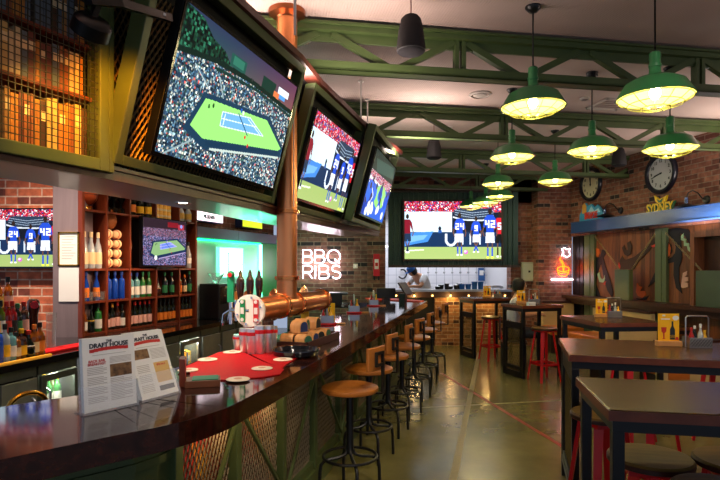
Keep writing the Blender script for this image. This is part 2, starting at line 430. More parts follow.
edge_wood = mat('edge_wood', '7a3c24', .4, noise=.3, nscale=14)
seat_wood = mat('seat_wood', '745a2c', .34, spec=.3, noise=.4, nscale=7, stretch=(1,6,1))
tan = mat('tan_leather', 'b06a2c', .35, noise=.25, nscale=9)
orange_l = mat('orange_leather', 'c06a22', .4, noise=.2, nscale=7)
cream_l = mat('cream_leather', 'cdb27a', .5, noise=.12, nscale=6)
pine = mat('pine_block', 'd8985a', .5, noise=.25, nscale=9, stretch=(1,6,1))
red_m = mat('red_metal', 'c80e14', .36, coat=.1)
red_rub = mat('red_rubber', 'c80c14', .6, noise=.2, nscale=120, bump=.15, spec=.15)
white = mat('white_paper', 'e8e6e2', .6)
cream = mat('cream_card', 'efd9bc', .6)
yellow = mat('yellow_card', 'f4b400', .5)
ink = mat('dark_ink', '1c2430', .6)
grey_ink = mat('grey_ink', 'b4aea8', .7)
red_ink = mat('red_ink', 'c02a26', .6)
sepia = mat('sepia_photo', 'a07850', .6, noise=.6, nscale=40, col2='4a3424')
tan_card = mat('tan_card', 'd9b06a', .6)
glass_c = mat('clear_glass', 'f4f8f8', .03, trans=.92, ior=1.4)
acrylic = mat('acrylic', 'f4f8ff', .04, alpha=.14)
green_l = mat('green_liquid', '1f9a40', .1, trans=.3)
gold = mat('gold', 'c8923a', .25, 1)

brick_l = brick('brick_orange', 'cf6e48', 'b0563a', 'd4b098', .24, .082, .016, '7a3a2c', .15)
brick_r = brick('brick_red', '9a6450', '66392e', '8c7668', .235, .073, .013, '2c2224', .08)
brick_b = brick('brick_brown', '8c6450', '5a382c', '86745f', .235, .073, .013, '2a201c', .1)
brick_k = brick('brick_buff', 'b07a4a', '946038', 'c0a07a', .235, .075, .014, '4a2c20', .12)

def wood_planks(name, c1, c2, pw=.1):
    m = bpy.data.materials.new(name); m.use_nodes = True; nt = m.node_tree; b = nt.nodes['Principled BSDF']; N = nt.nodes.new; L = nt.links.new
    tc = N('ShaderNodeTexCoord'); sx = N('ShaderNodeSeparateXYZ'); L(tc.outputs['Object'], sx.inputs[0])
    d = N('ShaderNodeMath'); d.operation = 'DIVIDE'; L(sx.outputs[0], d.inputs[0]); d.inputs[1].default_value = pw
    f = N('ShaderNodeMath'); f.operation = 'FLOOR'; L(d.outputs[0], f.inputs[0])
    w = N('ShaderNodeTexWhiteNoise'); w.noise_dimensions = '1D'; L(f.outputs[0], w.inputs['W'])
    mp = N('ShaderNodeMapping'); mp.inputs['Scale'].default_value = (14, 14, 1.2); L(tc.outputs['Object'], mp.inputs[0])
    n = N('ShaderNodeTexNoise'); n.inputs['Scale'].default_value = 3; n.inputs['Detail'].default_value = 5; L(mp.outputs[0], n.inputs['Vector'])
    a = N('ShaderNodeMath'); a.operation = 'MULTIPLY_ADD'; L(w.outputs['Value'], a.inputs[0]); a.inputs[1].default_value = .5; L(n.outputs['Fac'], a.inputs[2])
    r = N('ShaderNodeValToRGB'); r.color_ramp.elements[0].position = .3; r.color_ramp.elements[1].position = 1.1
    r.color_ramp.elements[0].color = (*lin(c2), 1); r.color_ramp.elements[1].color = (*lin(c1), 1); L(a.outputs[0], r.inputs[0])
    fr = N('ShaderNodeMath'); fr.operation = 'FRACT'; L(d.outputs[0], fr.inputs[0])
    g = N('ShaderNodeMath'); g.operation = 'GREATER_THAN'; L(fr.outputs[0], g.inputs[0]); g.inputs[1].default_value = .06
    bp = N('ShaderNodeBump'); bp.inputs['Distance'].default_value = .006; L(g.outputs[0], bp.inputs['Height']); L(bp.outputs[0], b.inputs['Normal'])
    L(r.outputs[0], b.inputs['Base Color']); b.inputs['Roughness'].default_value = .55
    return m
plank_m = wood_planks('mural_planks', '94552e', '3c1e10')

def floor_mat():
    m = bpy.data.materials.new('polished_concrete'); m.use_nodes = True; nt = m.node_tree; b = nt.nodes['Principled BSDF']; N = nt.nodes.new; L = nt.links.new
    tc = N('ShaderNodeTexCoord')
    n = N('ShaderNodeTexNoise'); n.inputs['Scale'].default_value = .9; n.inputs['Detail'].default_value = 8; n.inputs['Roughness'].default_value = .62; L(tc.outputs['Object'], n.inputs['Vector'])
    r = N('ShaderNodeValToRGB'); e = r.color_ramp.elements
    e[0].position = .3; e[0].color = (*lin('5a5636'), 1); e[1].position = .72; e[1].color = (*lin('827a4a'), 1)
    k = e.new(.5); k.color = (*lin('6c663e'), 1)
    L(n.outputs['Fac'], r.inputs[0])
    n2 = N('ShaderNodeTexNoise'); n2.inputs['Scale'].default_value = 2.2; n2.inputs['Detail'].default_value = 3; L(tc.outputs['Object'], n2.inputs['Vector'])
    mr = N('ShaderNodeMapRange'); L(n2.outputs['Fac'], mr.inputs[0]); mr.inputs[1].default_value = .3; mr.inputs[2].default_value = .75; mr.inputs[3].default_value = .88; mr.inputs[4].default_value = 1.08
    mm = N('ShaderNodeMix'); mm.data_type = 'RGBA'; mm.blend_type = 'MULTIPLY'; mm.inputs[0].default_value = 1
    L(r.outputs[0], mm.inputs[6]); L(mr.outputs[0], mm.inputs[7]); L(mm.outputs[2], b.inputs['Base Color'])
    m2 = N('ShaderNodeMapRange'); L(n2.outputs['Fac'], m2.inputs[0]); m2.inputs[1].default_value = .3; m2.inputs[2].default_value = .7; m2.inputs[3].default_value = .2; m2.inputs[4].default_value = .27
    L(m2.outputs[0], b.inputs['Roughness'])
    b.inputs['Specular IOR Level'].default_value = .6
    return m
def ceil_mat():
    m = bpy.data.materials.new('perforated_ceiling'); m.use_nodes = True; nt = m.node_tree; b = nt.nodes['Principled BSDF']; N = nt.nodes.new; L = nt.links.new
    tc = N('ShaderNodeTexCoord'); mp = N('ShaderNodeMapping'); mp.inputs['Rotation'].default_value = (0, 0, R(-10)); L(tc.outputs['Object'], mp.inputs[0])
    w = N('ShaderNodeTexWave'); w.bands_direction = 'X'; w.inputs['Scale'].default_value = 15; L(mp.outputs[0], w.inputs['Vector'])
    n = N('ShaderNodeTexNoise'); n.inputs['Scale'].default_value = .7; n.inputs['Detail'].default_value = 5; L(tc.outputs['Object'], n.inputs['Vector'])
    r = N('ShaderNodeValToRGB'); r.color_ramp.elements[0].position = .3; r.color_ramp.elements[0].color = (*lin('a8948c'), 1); r.color_ramp.elements[1].position = .7; r.color_ramp.elements[1].color = (*lin('c4b0a8'), 1)
    L(n.outputs['Fac'], r.inputs[0]); L(r.outputs[0], b.inputs['Base Color'])
    bp = N('ShaderNodeBump'); bp.inputs['Strength'].default_value = .25; bp.inputs['Distance'].default_value = .008; L(w.outputs['Fac'], bp.inputs['Height']); L(bp.outputs[0], b.inputs['Normal'])
    b.inputs['Roughness'].default_value = .75
    return m
def tile_mat(name, c, g, s=.2):
    m = bpy.data.materials.new(name); m.use_nodes = True; nt = m.node_tree; b = nt.nodes['Principled BSDF']; N = nt.nodes.new; L = nt.links.new
    tc = N('ShaderNodeTexCoord'); sx = N('ShaderNodeSeparateXYZ'); L(tc.outputs['Object'], sx.inputs[0])
    cb = N('ShaderNodeCombineXYZ'); L(sx.outputs[0], cb.inputs[0]); L(sx.outputs[2], cb.inputs[1])
    t = N('ShaderNodeTexBrick'); t.offset = 0; L(cb.outputs[0], t.inputs['Vector']); t.inputs['Scale'].default_value = 1
    t.inputs['Brick Width'].default_value = s; t.inputs['Row Height'].default_value = s; t.inputs['Mortar Size'].default_value = .004
    for k in ('Color1', 'Color2'): t.inputs[k].default_value = (*lin(c), 1)
    t.inputs['Mortar'].default_value = (*lin(g), 1); L(t.outputs['Color'], b.inputs['Base Color']); b.inputs['Roughness'].default_value = .25
    return m

# ============================================================= layout lines
WY, WX = 10.6, 4.14                          # right wall corner
WD = Vector((.203, -.979)).normalized()      # runs toward the camera
def wallp(x, y, off=0):                      # pixel -> (distance along the right wall, height), off metres out from it
    k = (x-CX)/FPX; ox, oy = WX+WD.y*off, WY-WD.x*off
    t = (k*oy-ox)/(WD.x-k*WD.y); Y = oy+WD.y*t
    return t, EYE-(y-HY)/FPX*Y
WALL_RZ = math.atan2(WD.y, WD.x)             # local +x runs along the wall toward camera, local -y faces the room
def wpt(t, z, off=0):                        # off = metres out of the wall into the room
    n = Vector((WD.y, -WD.x))                # points to the room (-x)
    p = Vector((WX, WY))+WD*t+n*off
    return Vector((p.x, p.y, z))
S0, SD = Vector((-2.68, 5.24)), Vector((.329, .944)).normalized()
def shelf_s(x):
    k = (x-CX)/FPX
    return (k*S0.y-S0.x)/(SD.x-k*SD.y)
SH_RZ = math.atan2(SD.y, SD.x)               # local +x along the shelf away from camera; local -y = front

# ============================================================= room shell
b = MB().bb((-5.2, -4, -.1), (6.8, 14.2, 0)); fl = struct('floor', b, floor_mat())
b = MB().bb((-5.2, -4, CEIL), (6.8, 14.2, CEIL+.1)); struct('ceiling', b, ceil_mat())
# left: brick behind the back bar, facing us
b = MB().bb((-1.7, 0, 0), (.55, .25, CEIL)); struct('wall_left', b, brick_l, (-3.5, 5.33, 0))
b = MB().bb((-2.98, 5.24, .0), (-2.72, 5.5, CEIL)); struct('trim_1', b, mat('grey_board', '7c6c70', .5, noise=.15, nscale=5, stretch=(8,8,.6)))
# wall behind the shelves and the green niche
b = MB().bb((0, .33, 0), (4.45, .55, CEIL)); struct('wall_backbar', b, brick_r, (S0.x, S0.y, 0), SH_RZ)
# wall with the neon letters, facing us
b = MB().bb((0, 0, 0), (1.72, .25, CEIL)); struct('wall_back', b, brick_b, (-1.28, 9.5, 0))
b = MB().bb((.125, .02, 0), (.44, .3, CEIL)); b.bb((.44-.25, .3, 0), (.44, 1.7, CEIL)); struct('column_brick', b, brick_b, (0, 9.32, 0))
# wall above the kitchen pass
KY = 11.0
b = MB().bb((0, 0, 2.9), (3.2, .3, CEIL)); b.bb((2.62, 0, 0), (3.2, .3, CEIL)); struct('wall_kitchen', b, brick_r, (.45, KY, 0))
b = MB().bb((0, 0, 0), (3.4, .1, CEIL)); struct('wall_tiles', b, tile_mat('white_tile', 'e8e8f0', '9aa0b0'), (.3, 13.4, 0))
b = MB().bb((-.1, 0, 0), (0, 2.4, CEIL)); b.bb((2.75, 0, 0), (2.85, 2.4, CEIL)); struct('wall_kitchen_side', b, mat('kitchen_white', 'd8d8de', .6), (.4, 11.2, 0))
# pier with the neon cup
pxl, pxr = (538-CX)/FPX*WY, WX
b = MB().bb((0, 0, 0), (pxr-pxl+.02, .6, CEIL)); struct('column_pier', b, brick_r, (pxl, WY, 0))
# right wall: brick above the beam, planks below
b = MB().bb((-.1, 0, 2.2), (9.6, .3, CEIL)); struct('wall_right', b, brick_r, (WX, WY, 0), WALL_RZ)
b = MB().bb((-.1, .1, 0), (9.6, .3, 2.2)); struct('wall_right_planks', b, plank_m, (WX, WY, 0), WALL_RZ)
tb0 = wallp(571, 230, .22)[0]
b = MB().bb((tb0, -.22, 2.235), (9.6, 0, 2.43)); b.bb((tb0, -.235, 2.42), (9.6, 0, 2.435)); b.bb((tb0, -.235, 2.235), (9.6, 0, 2.25))
struct('beam_right', b, mat('beam_blue_sheen', '284c88', .3, coat=.4), (WX, WY, 0), WALL_RZ)  # green beam with the blue daylight sheen painted into its base colour
gp = mat('post_green', '5a6a4a', .4)
for i, (x0, x1) in enumerate(((574, 583), (584, 594), (655, 666))):
    t0, t1 = wallp(x0, 260, -.05)[0], wallp(x1, 260, -.05)[0]
    b = MB().bb((t0, .05, 0), (t1, .11, 2.24)); b.bb((t0+(t1-t0)*.4, .04, 0), (t0+(t1-t0)*.6, .05, 2.24))
    struct('trim_%d' % (i+2), b, black if i == 0 else gp, (WX, WY, 0), WALL_RZ)
# sill rail along the right wall
b = MB().bb((-.0, -.2, 1.0), (9.4, .1, 1.06)); b.bb((0, -.1, .9), (9.4, .1, 1.0)); struct('trim_5', b, dark_wood, (WX, WY, 0), WALL_RZ)
# painted floor lines
def fline(p, q, w, m, i):
    p, q = Vector((p[0], p[1], 0)), Vector((q[0], q[1], 0)); d = (q-p).normalized(); s = Vector((-d.y, d.x, 0))*w/2
    mb = MB().add([p-s, q-s, q+s, p+s]+[v+Vector((0,0,.0015)) for v in (p-s, q-s, q+s, p+s)], [(3,2,1,0),(4,5,6,7),(0,1,5,4),(1,2,6,5),(2,3,7,6),(3,0,4,7)])
    o = struct('floor_line_%d' % i, mb, m)
a0, a1 = on(453, 480, 0), on(478, 358, 0); dd = (a1-a0).normalized()
fline(a0-dd*2, a1+dd*.6, .06, mat('beige_line', '8a8058', .4, noise=.25, nscale=30), 1)
fline(on(441, 373, 0), on(575, 454, 0), .045, mat('red_line', '9a2a20', .4, noise=.3, nscale=30), 2)
fline(on(398, 409, 0), on(566, 400, 0), .03, mat('joint_line', 'a8a07a', .4, noise=.4, nscale=20), 3)

# ============================================================= roof trusses
TA = R(9.5); TU = Vector((math.cos(TA), math.sin(TA), 0)); 
trY = [4.25, 6.28, 8.5, 10.3]
trX = [(440-CX)/FPX*4.25, (450-CX)/FPX*6.28, (440-CX)/FPX*8.5, (440-CX)/FPX*10.3]
names = ['nearest the camera, crossing in front of the lamps', 'second from the camera, above the middle lamps', 'third from the camera, above the far lamps', 'farthest from the camera, against the brick over the big screen']
lo_hi = [(-3.4, 4.85), (-3.2, 4.1), (-2.6, 3.9), (-1.4, 2.7)]
for i in range(4):
    tr = thing('roof_truss', 'green steel roof truss '+names[i], 'truss', (trX[i], trY[i], 0), TA, 'steel roof trusses')
    w0, w1 = lo_hi[i]; zb, zt = 3.12, 3.43
    b = MB().bb((w0, -.06, zt-.05), (w1, -.005, zt)); b.bb((w0, .005, zt-.05), (w1, .06, zt)); b.bb((w0, -.09, zt-.012), (w1, .09, zt+.005)); b.bb((w0, -.01, zt-.12), (w1, .01, zt)); obj('top_chord', b, truss_m, tr)
    b = MB().bb((w0, -.06, zb-.035), (w1, .06, zb-.02)); b.bb((w0, -.06, zb-.035), (w1, -.045, zb+.03)); b.bb((w0, .045, zb-.035), (w1, .06, zb+.03)); obj('bottom_chord', b, truss_m, tr)
    k0 = math.ceil((w0-.16)/1.07); w = .16+1.07*k0; n = k0
    ph = [0, .5, .2, .6][i]
    w += ph
    while w < w1-.1:
        for s in (-1, 1):
            e = w+s*.53
            if w0 < e < w1: obj('diagonal', MB().bar((w+s*.05, 0, zt-.06), (e, 0, zb), .05, .05, (0,1,0)), truss_m, tr)
        if n % 2 == 0: 
            b = MB().bb((w-.045, -.03, zb), (w-.012, .03, zt-.05)); b.bb((w+.012, -.03, zb), (w+.045, .03, zt-.05)); obj('vertical_post', b, truss_m, tr)
        w += 1.07; n += 1

# ============================================================= pendant lamps
bulb_m = mat('bulb_glow', 'fff2c0', .3, em=12, emc='ffe9a8')
enamel = mat('cream_enamel', 'ddd07a', .5)
wire = mat('cage_wire', '6a6a30', .4, .4)
def make_pendant():
    t = thing('pendant_lamp', '', 'pendant lamp')
    prof = [(.03,.235),(.032,.22),(.034,.12),(.042,.1),(.07,.082),(.12,.075),(.175,.045),(.225,-.04),(.23,-.045),(.222,-.047),(.218,-.04),(.168,.038),(.115,.068),(.05,.075),(.0,.075)]
    o = obj('shade', MB().lathe(prof[:10], 40, close=True), lamp_green, t)
    obj('shade_lining', MB().lathe([(.22,-.044),(.166,.036),(.113,.066),(.04,.073),(.001,.073)], 40, close=True), enamel, t)
    b = MB().lathe([(.001,.245),(.022,.245),(.033,.236),(.036,.2)], 20, close=True); b.lathe([(.038,.165),(.038,.15)], 20); obj('cap', b, lamp_green, t)
    obj('bulb', MB().sph((0,0,-.012), .034, 16, (1,1,1.25)), bulb_m, t)
    b = MB()
    for r, z in ((.215,-.05),(.16,-.085),(.085,-.108)): b.tube([(r*math.cos(a*PI/18), r*math.sin(a*PI/18), z) for a in range(36)], .0028, 5, True)
    for k in range(12):
        a = k*PI/6; b.tube([(r*math.cos(a), r*math.sin(a), z) for r, z in ((.222,-.045),(.16,-.085),(.085,-.108),(.03,-.112))], .0026, 5)
    obj('wire_guard', b, wire, t)
    return t
LAMPS = [   # x, y of shade, width px, label
 (533, 104, 63, 'green dome pendant lamp over the aisle, second largest in the picture'),
 (655, 94, 72, 'largest green dome pendant lamp, at the upper right'),
 (512, 156, 43, 'green dome pendant lamp hanging just under the second roof truss'),
 (592, 149, 47, 'green dome pendant lamp in front of the right brick wall above the cup neon'),
 (670, 147, 51, 'green dome pendant lamp hanging in front of the larger wall clock'),
 (555, 181, 33, 'green dome pendant lamp in front of the brick pier'),
 (498, 184, 31.5, 'green dome pendant lamp above the right end of the big screen, upper of the cluster'),
 (471, 203, 23.6, 'smallest green dome pendant lamp, low over the big screen crowd'),
 (486, 198, 25, 'green dome pendant lamp second smallest, partly behind its neighbour at the big screen'),
 (500, 197, 26.6, 'green dome pendant lamp overlapping the upper right corner of the big screen'),
]
pend = make_pendant()
cord_m = mat('black_cord', '0c0c0c', .5)
for i, (x, y, wpx, lab) in enumerate(LAMPS):
    Y = .45*FPX/wpx
    if Y > 9: Y = min(Y, 10.6)
    p = at(x, y-3, Y)
    if p.z > 2.86: p.z = 2.8
    o = pend if i == 0 else dup(pend)
    o.location = p; o['label'] = lab; o['group'] = 'green dome pendants'
    if i == 0:
        pass
    c = obj('cord', MB().cyl((0,0,.24), (0,0,CEIL-p.z), .006, None, 6), cord_m, o)
    obj('canopy', MB().lathe([(.001,CEIL-p.z-.045),(.03,CEIL-p.z-.04),(.055,CEIL-p.z-.012),(.055,CEIL-p.z)], 16), black, o)
    light('pendant_light', 'POINT', (p.x, p.y, p.z-.065), 8.5, (1, .84, .42), .035)

# ============================================================= ceiling things
spk = mat('speaker_black', '1a181a', .7, noise=.2, nscale=90)
def make_speaker(drop):
    t = thing('pendant_speaker', '', 'speaker')
    obj('cabinet', MB().lathe([(.001,.0),(.075,.0),(.098,.012),(.1,.03),(.085,.16),(.068,.23),(.05,.25),(.001,.255)], 28), spk, t)
    obj('grille', MB().lathe([(.001,-.012),(.07,-.008),(.092,.006),(.094,.014)], 28, close=True), mat('grille_dark', '121014', .85, spec=.2), t)
    obj('hanging_cable', MB().cyl((0,0,.25), (0,0,drop), .004, None, 6), mat('red_cable', '6a2a2a', .6), t)
    return t
for i, (x, yb, Y, lab) in enumerate(((411, 53, 3.7, 'large black bell shaped speaker hanging near the first truss'), (434, 158.5, 7.0, 'small black bell shaped speaker hanging above the left edge of the big screen'),
                                  (619, 166, 7.6, 'black bell shaped speaker on the right, between the two wall clocks'), (398, 166, 7.2, 'tiny black speaker half hidden beside the last bar television'))):
    p = at(x, yb, Y)
    if i == 3: continue
    s = make_speaker(CEIL-p.z); s.location = p; s['label'] = lab; s['group'] = 'pendant speakers'
vm = mat('vent_white', 'b8b0a8', .5)
for x, y, r, lab in ((480, 96, .12, 'round white air diffuser on the ceiling beyond the first truss'), (448, 128.5, .06, 'small white smoke detector on the ceiling left of the middle lamps'), (585, 100, .055, 'small dark smoke detector on the ceiling right of the middle lamps')):
    p = on(x, y, CEIL-.02)
    v = thing('ceiling_vent' if r > .1 else 'smoke_detector', lab, 'vent' if r > .1 else 'smoke detector', (p.x, p.y, CEIL))
    obj('rim', MB().lathe([(r,0),(r,-.012),(r*.8,-.02),(r*.78,-.006)], 24, close=True), vm, v)
    obj('diffuser', MB().lathe([(.001,-.03),(r*.3,-.028),(r*.55,-.02),(r*.6,-.004)], 24), vm if r > .1 else mat('det_grey', '787270', .5), v)
p = on(612, 104, CEIL)
v = thing('air_grille', 'flat rectangular air grille on the ceiling behind the first truss at right', 'vent', (p.x, p.y, CEIL), TA)
obj('frame', MB().bb((-.2,-.2,-.015), (.2,-.17,0)).bb((-.2,.17,-.015), (.2,.2,0)).bb((-.2,-.2,-.015), (-.17,.2,0)).bb((.17,-.2,-.015), (.2,.2,0)), vm, v)
for k in range(5): obj('slat', MB().box((0, -.13+k*.065, -.006), (.34, .05, .004), rx=R(20)), vm, v)
# ============================================================= bar counter
FRONT = spline([(-1.9,.55), (-1.45,1.02), (-.99,1.483), (-.80,1.672), (-.655,1.80), (-.56,1.925), (-.495,2.06), (-.435,2.28), (-.35,2.6), (-.215,3.16), (.045,4.25), (.42,5.83), (1.05,8.42)], 6)
INNER = offset(FRONT, .66)
bar = thing('bar_counter', 'long dark varnished wooden bar counter curving along the left of the aisle', 'bar counter', (0,0,0))
b = MB().ribbon(FRONT, INNER, BAR-.085, BAR)
e = FRONT[-1]; d = (FRONT[-1]-FRONT[-2]).normalized(); nrm = Vector((-d.y, d.x))
q = e+nrm*.66
b.prism([(v.x, v.y) for v in (q-d*.65, q, q+nrm*.75, q+nrm*.75-d*.65)][::1], BAR-.085, BAR)
obj('countertop', b, bar_wood, bar, bev=.006)
REC = offset(FRONT, .30); REC2 = offset(FRONT, .36)
L = 0; acc = [0]
for p, q_ in zip(REC, REC[1:]): L += (q_-p).length; acc.append(L)
b = MB().ribbon(offset(FRONT, .27), offset(FRONT, .40), 0, .14); obj('plinth', b, olive, bar)
b = MB().ribbon(REC2, offset(FRONT, .42), .1, BAR-.085); 
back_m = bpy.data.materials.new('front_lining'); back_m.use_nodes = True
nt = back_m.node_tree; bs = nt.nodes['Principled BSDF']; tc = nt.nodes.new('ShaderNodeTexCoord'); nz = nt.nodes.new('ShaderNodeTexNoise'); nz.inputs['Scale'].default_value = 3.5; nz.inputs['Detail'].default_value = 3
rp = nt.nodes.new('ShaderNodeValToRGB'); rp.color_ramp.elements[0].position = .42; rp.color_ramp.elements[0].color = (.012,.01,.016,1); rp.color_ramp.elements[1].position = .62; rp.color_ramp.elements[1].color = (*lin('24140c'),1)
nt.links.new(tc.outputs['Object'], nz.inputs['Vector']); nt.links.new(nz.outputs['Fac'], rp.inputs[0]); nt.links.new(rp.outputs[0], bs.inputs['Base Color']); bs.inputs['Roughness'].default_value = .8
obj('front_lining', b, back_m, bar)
b = MB().ribbon(offset(FRONT, .275), offset(FRONT, .33), BAR-.17, BAR-.085); b.ribbon(offset(FRONT, .285), offset(FRONT, .33), .14, .2); obj('frame_rail', b, olive, bar)
# index of the first mesh bay: the solid green panel ends where the curve straightens
mesh_m = mat('bar_mesh', '7a6a4a', .45, .4)
sheet_m = bpy.data.materials.new('reflected_light_sheet'); sheet_m.use_nodes = True  # warm light reflected on the bar front, painted as a coloured sheet
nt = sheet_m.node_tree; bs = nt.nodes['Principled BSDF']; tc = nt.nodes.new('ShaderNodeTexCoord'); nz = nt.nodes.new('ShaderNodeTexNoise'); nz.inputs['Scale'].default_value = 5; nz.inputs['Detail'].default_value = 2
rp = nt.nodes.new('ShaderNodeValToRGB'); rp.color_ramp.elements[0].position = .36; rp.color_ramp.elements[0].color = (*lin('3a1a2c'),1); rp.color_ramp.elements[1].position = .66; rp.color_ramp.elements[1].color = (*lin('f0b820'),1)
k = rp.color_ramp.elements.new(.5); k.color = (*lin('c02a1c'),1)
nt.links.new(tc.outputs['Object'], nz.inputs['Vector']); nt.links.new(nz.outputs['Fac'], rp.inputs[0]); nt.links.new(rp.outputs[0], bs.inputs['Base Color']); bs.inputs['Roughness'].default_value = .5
posts = []
def REC_at(s): return along(REC, s)
def s_at(x):
    return min((i*.01 for i in range(60, int(L*100))), key=lambda s: abs(CX+FPX*REC_at(s)[0].x/REC_at(s)[0].y-x) if REC_at(s)[0].y > .8 else 9e9)
posts = [s_at(x) for x in (174, 235, 281, 313, 338)]
s = posts[-1]+.6
while s < L-.1: posts.append(s); s += .6
p0, d0 = REC_at(.05); 
b = MB(); s = .1
P_ = []
while s < posts[0]: P_.append(REC_at(s)[0]); s += .1
P_.append(REC_at(posts[0])[0])
b.ribbon(P_, offset(P_, .03), .14, BAR-.1); obj('green_panel', b, olive, bar)
b = MB().ribbon(offset(P_, -.012), P_, BAR-.24, BAR-.21); b.ribbon(offset(P_, -.012), P_, .28, .31); obj('panel_moulding', b, olive, bar)
for i, s in enumerate(posts):
    p, d = REC_at(s)
    obj('post', MB().box((p.x, p.y, .57), (.055, .055, .86), math.atan2(d.y, d.x)), olive, bar, bev=.004)
    if i+1 < len(posts):
        p2, _ = REC_at(posts[i+1]); u = (p2-p).normalized(); n2 = Vector((u.y, -u.x))
        w = (p2-p).length
        M = Matrix(((u.x, -u.y, 0, p.x-n2.x*.02), (u.y, u.x, 0, p.y-n2.y*.02), (0,0,1,.18), (0,0,0,1)))
        mb = MB(); mb.M = M; mb.diamonds(w, .74, .034, .07, .005); obj('mesh_panel', mb, mesh_m, bar)
        a, c = (p, p2) if i % 2 == 0 else (p2, p)
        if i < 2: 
            mb = MB(); mb.M = M; mb.bb((.03, .018, .02), (w-.03, .022, .72)); obj('reflected_light_sheet', mb, sheet_m, bar); lp = (p+p2)/2+n2*.16; light('bar_front_fill', 'POINT', (lp.x, lp.y, BAR-.14), 1.5, (1, .7, .4), .04)  # added fill light under the counter overhang, no fixture there
        obj('brace', MB().bar((a.x+n2.x*.03, a.y+n2.y*.03, .2), (c.x+n2.x*.03, c.y+n2.y*.03, BAR-.18), .018, .016), olive, bar)

# ============================================================= soffit and television bulkhead
Q = [Vector(p) for p in ((-1.98,.2), (-1.26,1.89), (-1.08,2.285), (-.66,3.64), (-.567,4.10), (-.245,5.24), (.17,6.42), (.235,6.62))]
QB = offset(Q, .45)
sof_m = mat('soffit_grey', '54464a', .32, coat=.2)
b = MB().ribbon(offset(Q, .02), QB, 1.985, 2.0); struct('soffit', b, sof_m)
b = MB().ribbon(Q, offset(Q, .03), 1.975, 2.03); b.ribbon(offset(Q, -.012), Q, 2.018, 2.034); struct('trim_6', b, dark_wood)
b = MB().ribbon(offset(Q, .40), QB, 2.0, 2.97); b.ribbon(offset(Q, -.2), QB, 2.955, 2.975); struct('bulkhead', b, mat('bulkhead_black', '14110f', .7))
b = MB().ribbon(offset(Q, -.295), offset(Q, -.2), 2.957, 3.0); struct('trim_7', b, mat('maroon_wood', '4a1e16', .4))
for x, y0, Y in ((295, 40, 3.2), (361, 100, 5.4), (367.5, 105, 6.0)):
    p = at(x, y0, Y); k = MB().cyl((0,0,0), (0,0,CEIL-2.975), .008, None, 8); k.lathe([(.03,CEIL-2.975-.012),(.03,CEIL-2.975)], 12)
    o = obj('hanging_rod', k, mat('white_rod', 'd8d0c8', .4), None, (p.x, p.y, 2.975)); tag(o, {295:'white hanging rod in front of the copper column top', 361:'white hanging rod above the second bar television, left of a pair', 367.5:'white hanging rod above the second bar television, right of a pair'}[x], 'rod', 'rods holding up the television bulkhead')

TILT = R(15)
scr_m = emis_attr('screen_glow', .8)
foot = football(); ten = tennis(); hud = huddle()
def tv_frame(yaw, bl):            # matrix of a tilted panel plane: origin bottom left of the screen, x along, z up
    u = Vector((math.sin(yaw), math.cos(yaw), 0)); n = Vector((math.cos(yaw), -math.sin(yaw), 0))
    v = Vector((0,0,math.cos(TILT)))+n*math.sin(TILT)
    return frame((bl[0], bl[1], 2.13), u, v)
TVS = [(R(17), (-.94,2.46), .68, .14, .09, ten, 'largest bar television, nearest the camera, showing a tennis stadium', 'nearest'),
       (R(15.8), (-.49,4.09), .67, .02, .07, foot, 'second of three tilted bar televisions, showing blue football players, right of the copper column', 'middle'),
       (R(12.9), (0,5.31), .655, .08, .09, hud, 'farthest of three tilted bar televisions, showing huddled players in blue', 'farthest')]
def bezel_tv(t, W, H, pic, bz=.014, dep=.05, m=None):
    b = MB().bb((-W/2-bz, 0, -H/2-bz-.006), (W/2+bz, dep, H/2+bz)); o = obj('housing', b, black, t, bev=.004)
    b = MB().bb((-W/2-bz, -.006, H/2), (W/2+bz, .002, H/2+bz)); b.bb((-W/2-bz, -.006, -H/2-bz-.006), (W/2+bz, .002, -H/2)); b.bb((-W/2-bz, -.006, -H/2), (-W/2, .002, H/2)); b.bb((W/2, -.006, -H/2), (W/2+bz, .002, H/2)); obj('bezel', b, blackg, t)
    s = screen(pic, W, H, t, m or scr_m, -.002); return s
for i, (yaw, bl, H, ml, mr_, pic, lab, nm) in enumerate(TVS):
    W = H*16/9; M = tv_frame(yaw, bl)
    t = thing('television', lab, 'television', group='tilted televisions over the bar', M=M @ T(W/2, 0, H/2))
    bezel_tv(t, W, H, pic)
    f = thing('screen_frame', 'olive green steel frame with black mesh around the %s tilted bar television' % nm, 'frame', group='frames of the bar televisions', M=M)
    x0, x1, z0, z1 = -ml, W+mr_, -.1, .85
    for a, c, n in (((x0-.045, .03, z0), (x0, .11, z1), 'side_post'), ((x1, .03, z0), (x1+.045, .11, z1), 'side_post'), ((x0, .03, z0), (x1, .11, z0+.045), 'bottom_rail'), ((x0, .03, z1-.05), (x1, .11, z1), 'top_rail')):
        obj(n, MB().bb(a, c), olive, f, bev=.004)
    obj('back_panel', MB().bb((x0, .13, z0), (x1, .14, z1)), mat('panel_black', '0a0908', .8), f)
    mb = MB().diamonds(x1-x0-.01, z1-z0-.1, .03, .062, .005, x0, z0+.045, .09, lambda x, z: (.04 < x < W-.04 and .04 < z < H-.04) or z > H-.02)
    obj('mesh_panel', mb, mat('mesh_gold_lit', '8a6e40', .45, .3), f)  # amber lamp light is painted into the mesh colour
    obj('wall_bracket', MB().bb((W/2-.15, .052, H/2-.12), (W/2+.15, .13, H/2+.12)), black, f)

